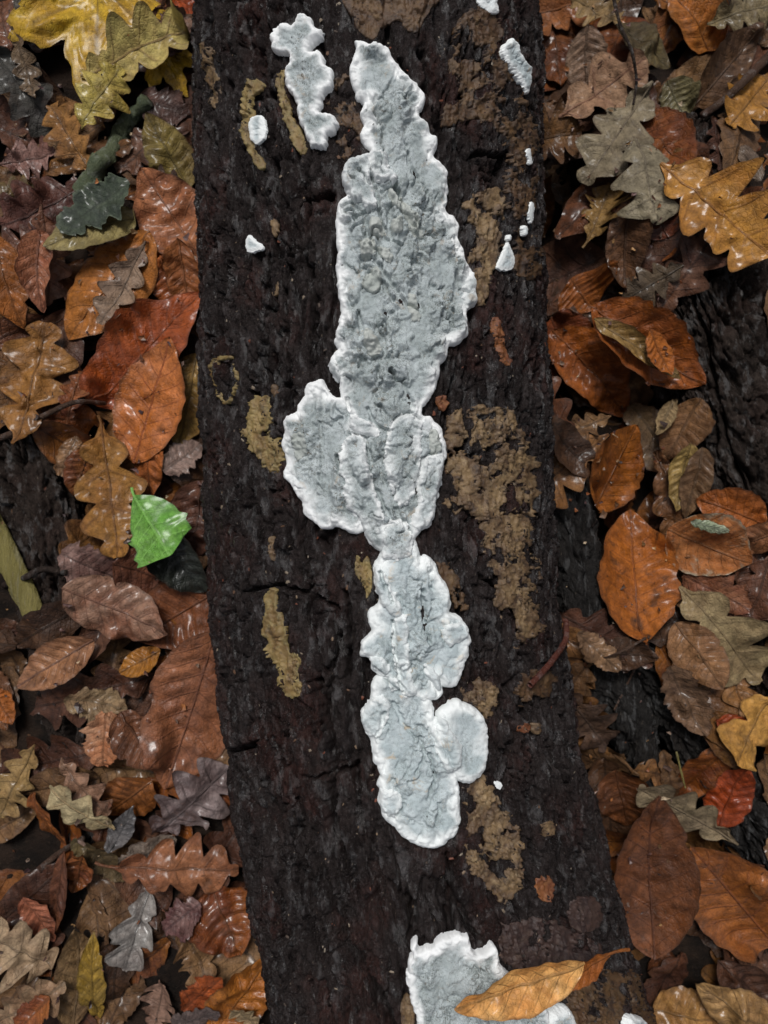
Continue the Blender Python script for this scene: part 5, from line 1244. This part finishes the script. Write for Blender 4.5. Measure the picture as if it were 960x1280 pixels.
# ---- the leaf lying on the log
LF('beech', (770, 1204), (684, 1228), 30, (168, 92, 42), (148, 78, 38), 'orange leaf half lying across the foot of the log', onlog=True, pleat=0.5, stalk=26, dz=22, across=0.5, wet=0.4)
LF('beech', (738, 1222), (566, 1250), 66, (204, 156, 98), (184, 128, 72), 'tan folded leaf lying on the ruffled fungus at the bottom', onlog=True, pleat=0.5, dz=26, across=0.8, wet=0.4, gain=1.15)

# ---- twigs and stems
def twig(name, pts, label, mat=MAT_TWIG, cat='twig', amp=0.8):
    branch(name, pts, mat, label, cat, 1300 + len(bpy.data.objects), amp=amp, step=3.0, nseg=16, groove=0.3, group='twigs in the litter')
def zt(px, py, add):
    X, Y = unproj(px, py, -300.0)
    i, j = hm_idx(np.array([X]), np.array([Y]))
    return float(HM[i, j][0]) + add
def twg(name, pxs, r0, r1, label, add=6, **k):
    n = len(pxs)
    twig(name, [(x, y, zt(x, y, add), r0 + (r1 - r0) * i / (n - 1)) for i, (x, y) in enumerate(pxs)], label, **k)
twg('twig', [(-15, 552), (20, 538), (60, 516), (95, 502), (130, 504)], 5.5, 3.5, 'thin knobbly twig crossing the ochre oak leaf at the left edge')
twg('twig', [(4, 732), (30, 722), (52, 712), (82, 716)], 6, 5, 'short dark twig lying over the bare wood streak', mat=MAT_BARK2)
twg('twig', [(46, 1090), (70, 1070), (102, 1050)], 6, 4.5, 'short grey twig in the dark hollow at the lower left')
twg('stick', [(98, 236), (122, 200), (150, 160), (182, 120)], 17, 13, 'grey green mossy stick pointing up to the pale oak leaf', mat=MAT_MOSSY, cat='stick', amp=6.0, add=22)
twg('twig', [(880, 142), (905, 124), (935, 96), (975, 55)], 6, 8, 'brown twig running into the right edge near the top', add=14)
twg('stem', [(766, -12), (776, 30), (790, 62), (796, 100), (792, 130)], 3.2, 2.2, 'thin dark stem hanging over the leaves at the top right', mat=MAT_BARK2, add=10)
twg('stem', [(808, 798), (770, 818), (735, 828)], 2.6, 2.0, 'thin pale stalk running left from the spotted leaf', add=8)
twg('stem', [(812, 796), (792, 840), (768, 888)], 2.6, 2.0, 'thin pale stalk running down from the spotted leaf', add=8)
twg('stem', [(846, 940), (852, 965), (857, 985)], 2.0, 1.6, 'short straw coloured stalk on the wet wood', mat=MAT_PALEWOOD, add=8)

def log_twig(pts, r, mat, label, name='twig'):
    P = []
    p = np.array(pts, float)
    th, Y = px_to_log(p[:, 0], p[:, 1])
    c = log_point(th, Y, np.full(len(p), r * 0.8))
    w = resample(np.hstack([c, np.full((len(p), 1), r)]), 3)
    Pp = tube(w[:, :3], w[:, 3], 14, lambda A, L, rr: 0.35 * rr * fbm(A * 1.5, L / 6.0, 1500, 3))
    o = link(name, mesh_from(name, Pp.reshape(-1, 3) * K, grid_faces(*Pp.shape[:2]), mat))
    tag(o, label, 'twig', 'twigs in the litter')
MAT_RED = bark_mat('red_twig', srgb((70, 38, 34)), srgb((104, 62, 52)), srgb((150, 110, 96)), srgb((110, 50, 44)), (1, 1, 1), 0.3)
log_twig([(714, 776), (704, 800), (690, 822), (675, 840), (660, 856)], 4.2, MAT_RED, 'reddish broken twig lying on the right side of the log')

# ---- crumbled leaf bits lying loose in the litter: too many and too small to count
def leaf_bits():
    rng = np.random.default_rng(91)
    V, F, C = [], [], []
    cols = np.array([srgb(c) for pr in DULL for c in pr] + [srgb((150, 96, 56)), srgb((160, 124, 84)), srgb((170, 150, 124))])
    for i in range(420):
        px = rng.uniform(-40, 262) if i % 2 else rng.uniform(700, 850)
        X, Y = unproj(px, rng.uniform(-40, 1320), -320.0)
        n = int(rng.integers(5, 8)); R = rng.uniform(2.5, 7) if rng.random() < 0.9 else rng.uniform(7, 12)
        an = np.sort(rng.uniform(0, 2 * math.pi, n)); rr = R * rng.uniform(0.5, 1.1, n); el = rng.uniform(0.3, 1.0); ro = rng.uniform(0, 6.3)
        bx, by = rr * np.cos(an), el * rr * np.sin(an)
        x = X + bx * math.cos(ro) - by * math.sin(ro); y = Y + bx * math.sin(ro) + by * math.cos(ro)
        ii, jj = hm_idx(np.array([X]), np.array([Y])); z0 = HM[ii, jj][0]
        z = z0 + 2 + bx * rng.uniform(-0.5, 0.5) + by * rng.uniform(-0.5, 0.5) + 0.2 * R
        k = len(V) and sum(len(v) for v in V)
        V.append(np.vstack([np.stack([x, y, z], 1), [[X, Y, z0 + 2 - 0.1 * R]]]))
        F += [(k + a, k + (a + 1) % n, k + n) for a in range(n)]
        C.append(np.tile(cols[rng.integers(len(cols))], (n + 1, 1)))
    m, nt, b = new_mat('leaf_bit')
    p = nt.new('ShaderNodeNewGeometry').outputs['Position']
    hsv = nt.new('ShaderNodeHueSaturation'); nt.put(hsv.inputs['Color'], nt.attr('leafcol', 'Color')); nt.put(hsv.inputs['Value'], nt.ramp(nt.noise(p, 0.15 * U, 4, 0.6), 0.25, 0.75, 0.5, 1.5))
    nt.put(b.inputs['Base Color'], hsv.outputs[0]); nt.put(b.inputs['Roughness'], 0.4)
    o = link('leaf_crumbs', mesh_from('leaf_crumbs', np.vstack(V) * K, np.array(F), m, attrs={'leafcol': np.vstack(C)}, smooth=False), center=False)
    tag(o, 'small crumbled leaf bits scattered through the litter', 'leaf bits', kind='stuff')
leaf_bits()

# ---- litter beyond the picture, uncountable: one object
def far_litter():
    rng = np.random.default_rng(77)
    V, F, C, VC, YD, ED = [], [], [], [], [], []
    n0 = 0
    cols = np.array([srgb(c, 1.1) for pr in DULL for c in pr] + [srgb((160, 96, 50)), srgb((150, 110, 60)), srgb((140, 120, 100))])
    k = 0
    while k < 2000:
        X = rng.uniform(-1750, 1750); Y = rng.uniform(-1750, 1750)
        inx = abs(X) < 810 and abs(Y) < 1050
        if inx or abs(X - logC(Y)) < logR(Y) * 0.95: continue
        L = rng.uniform(140, 260)
        P, vc, yd, ed = leaf_local('beech' if rng.random() < 0.5 else 'oak', L, L * rng.uniform(0.45, 0.65), rng, dict(res=(14, 7), across=rng.uniform(-0.7, 0.7), along=rng.uniform(-0.5, 0.5)))
        a = rng.uniform(0, 2 * math.pi); c, s = math.cos(a), math.sin(a)
        x = P[..., 0] - L / 2
        xx = X + x * c - P[..., 1] * s; yy = Y + x * s + P[..., 1] * c
        z = ground_z(xx, yy) + P[..., 2] + rng.uniform(8, 55) + x * rng.uniform(-0.15, 0.15)
        V.append(np.stack([xx, yy, z], -1).reshape(-1, 3)); F.append(grid_faces(14, 7) + n0); n0 += 98
        C.append(np.tile(cols[rng.integers(len(cols))], (98, 1))); k += 1
    m, nt, b = new_mat('litter_leaf')
    p = nt.new('ShaderNodeNewGeometry').outputs['Position']
    n2 = nt.noise(p, 0.05 * U, 5, 0.65)
    hsv = nt.new('ShaderNodeHueSaturation'); nt.put(hsv.inputs['Color'], nt.attr('leafcol', 'Color')); nt.put(hsv.inputs['Value'], nt.ramp(n2, 0.25, 0.75, 0.6, 1.4))
    nt.put(b.inputs['Base Color'], hsv.outputs[0]); nt.put(b.inputs['Roughness'], 0.45)
    o = link('leaf_litter', mesh_from('leaf_litter', np.vstack(V) * K, np.vstack(F), m, attrs={'leafcol': np.vstack(C)}), center=False)
    tag(o, 'brown leaf litter spreading over the woodland floor around', 'leaf litter', kind='stuff')
far_litter()

# ---- crumbs of wood and bark scattered on the log: too small to count
def crumbs():
    rng = np.random.default_rng(5)
    n = 480
    px = rng.uniform(262, 690, n); py = rng.uniform(-10, 1290, n)
    px += np.interp(py, [800, 1280], [0, 80])
    th, Y = px_to_log(px, py)
    V, F, C = [], [], []
    d = bark_low(th * logR(Y), Y) + bark_disp(th * logR(Y), Y)
    pal = np.array([srgb(c) for c in ((120, 100, 80), (120, 106, 90), (96, 70, 52), (110, 62, 44), (84, 72, 64), (140, 128, 112))])
    for i in range(n):
        L = rng.uniform(1.0, 3.6); W = L * rng.uniform(0.3, 0.8); h = L * 0.3; a = rng.uniform(0, 6.3)
        c0 = log_point(np.array([th[i]]), np.array([Y[i]]), np.array([d[i] + 0.3]))[0]
        b = np.array([(-L, -W * .6, 0), (-L * .2, -W, 0), (L, -W * .4, 0), (L * .7, W, 0), (-L * .6, W * .8, 0), (-L * .3, -W * .2, h), (L * .5, W * .1, h * .8)])
        R = np.array([[math.cos(a), -math.sin(a), 0], [math.sin(a), math.cos(a), 0], [0, 0, 1]])
        b = b @ R.T
        b[:, 2] -= b[:, 0] * math.tan(th[i]) * 0.9
        V.append(b + c0); k = 7 * i
        F += [(k, k + 1, k + 5), (k + 1, k + 2, k + 6), (k + 1, k + 6, k + 5), (k + 2, k + 3, k + 6), (k + 3, k + 4, k + 5), (k + 3, k + 5, k + 6), (k + 4, k, k + 5)]
        C.append(np.tile(pal[rng.integers(len(pal))], (7, 1)))
    m, nt, b = new_mat('crumb'); nt.put(b.inputs['Base Color'], nt.attr('ccol', 'Color')); nt.put(b.inputs['Roughness'], 0.6)
    o = link('bark_crumbs', mesh_from('bark_crumbs', np.vstack(V) * K, np.array(F), m, attrs={'ccol': np.vstack(C)}, smooth=False), center=False)
    tag(o, 'tiny pale crumbs of wood and bark scattered over the log', 'crumbs', kind='stuff')
crumbs()
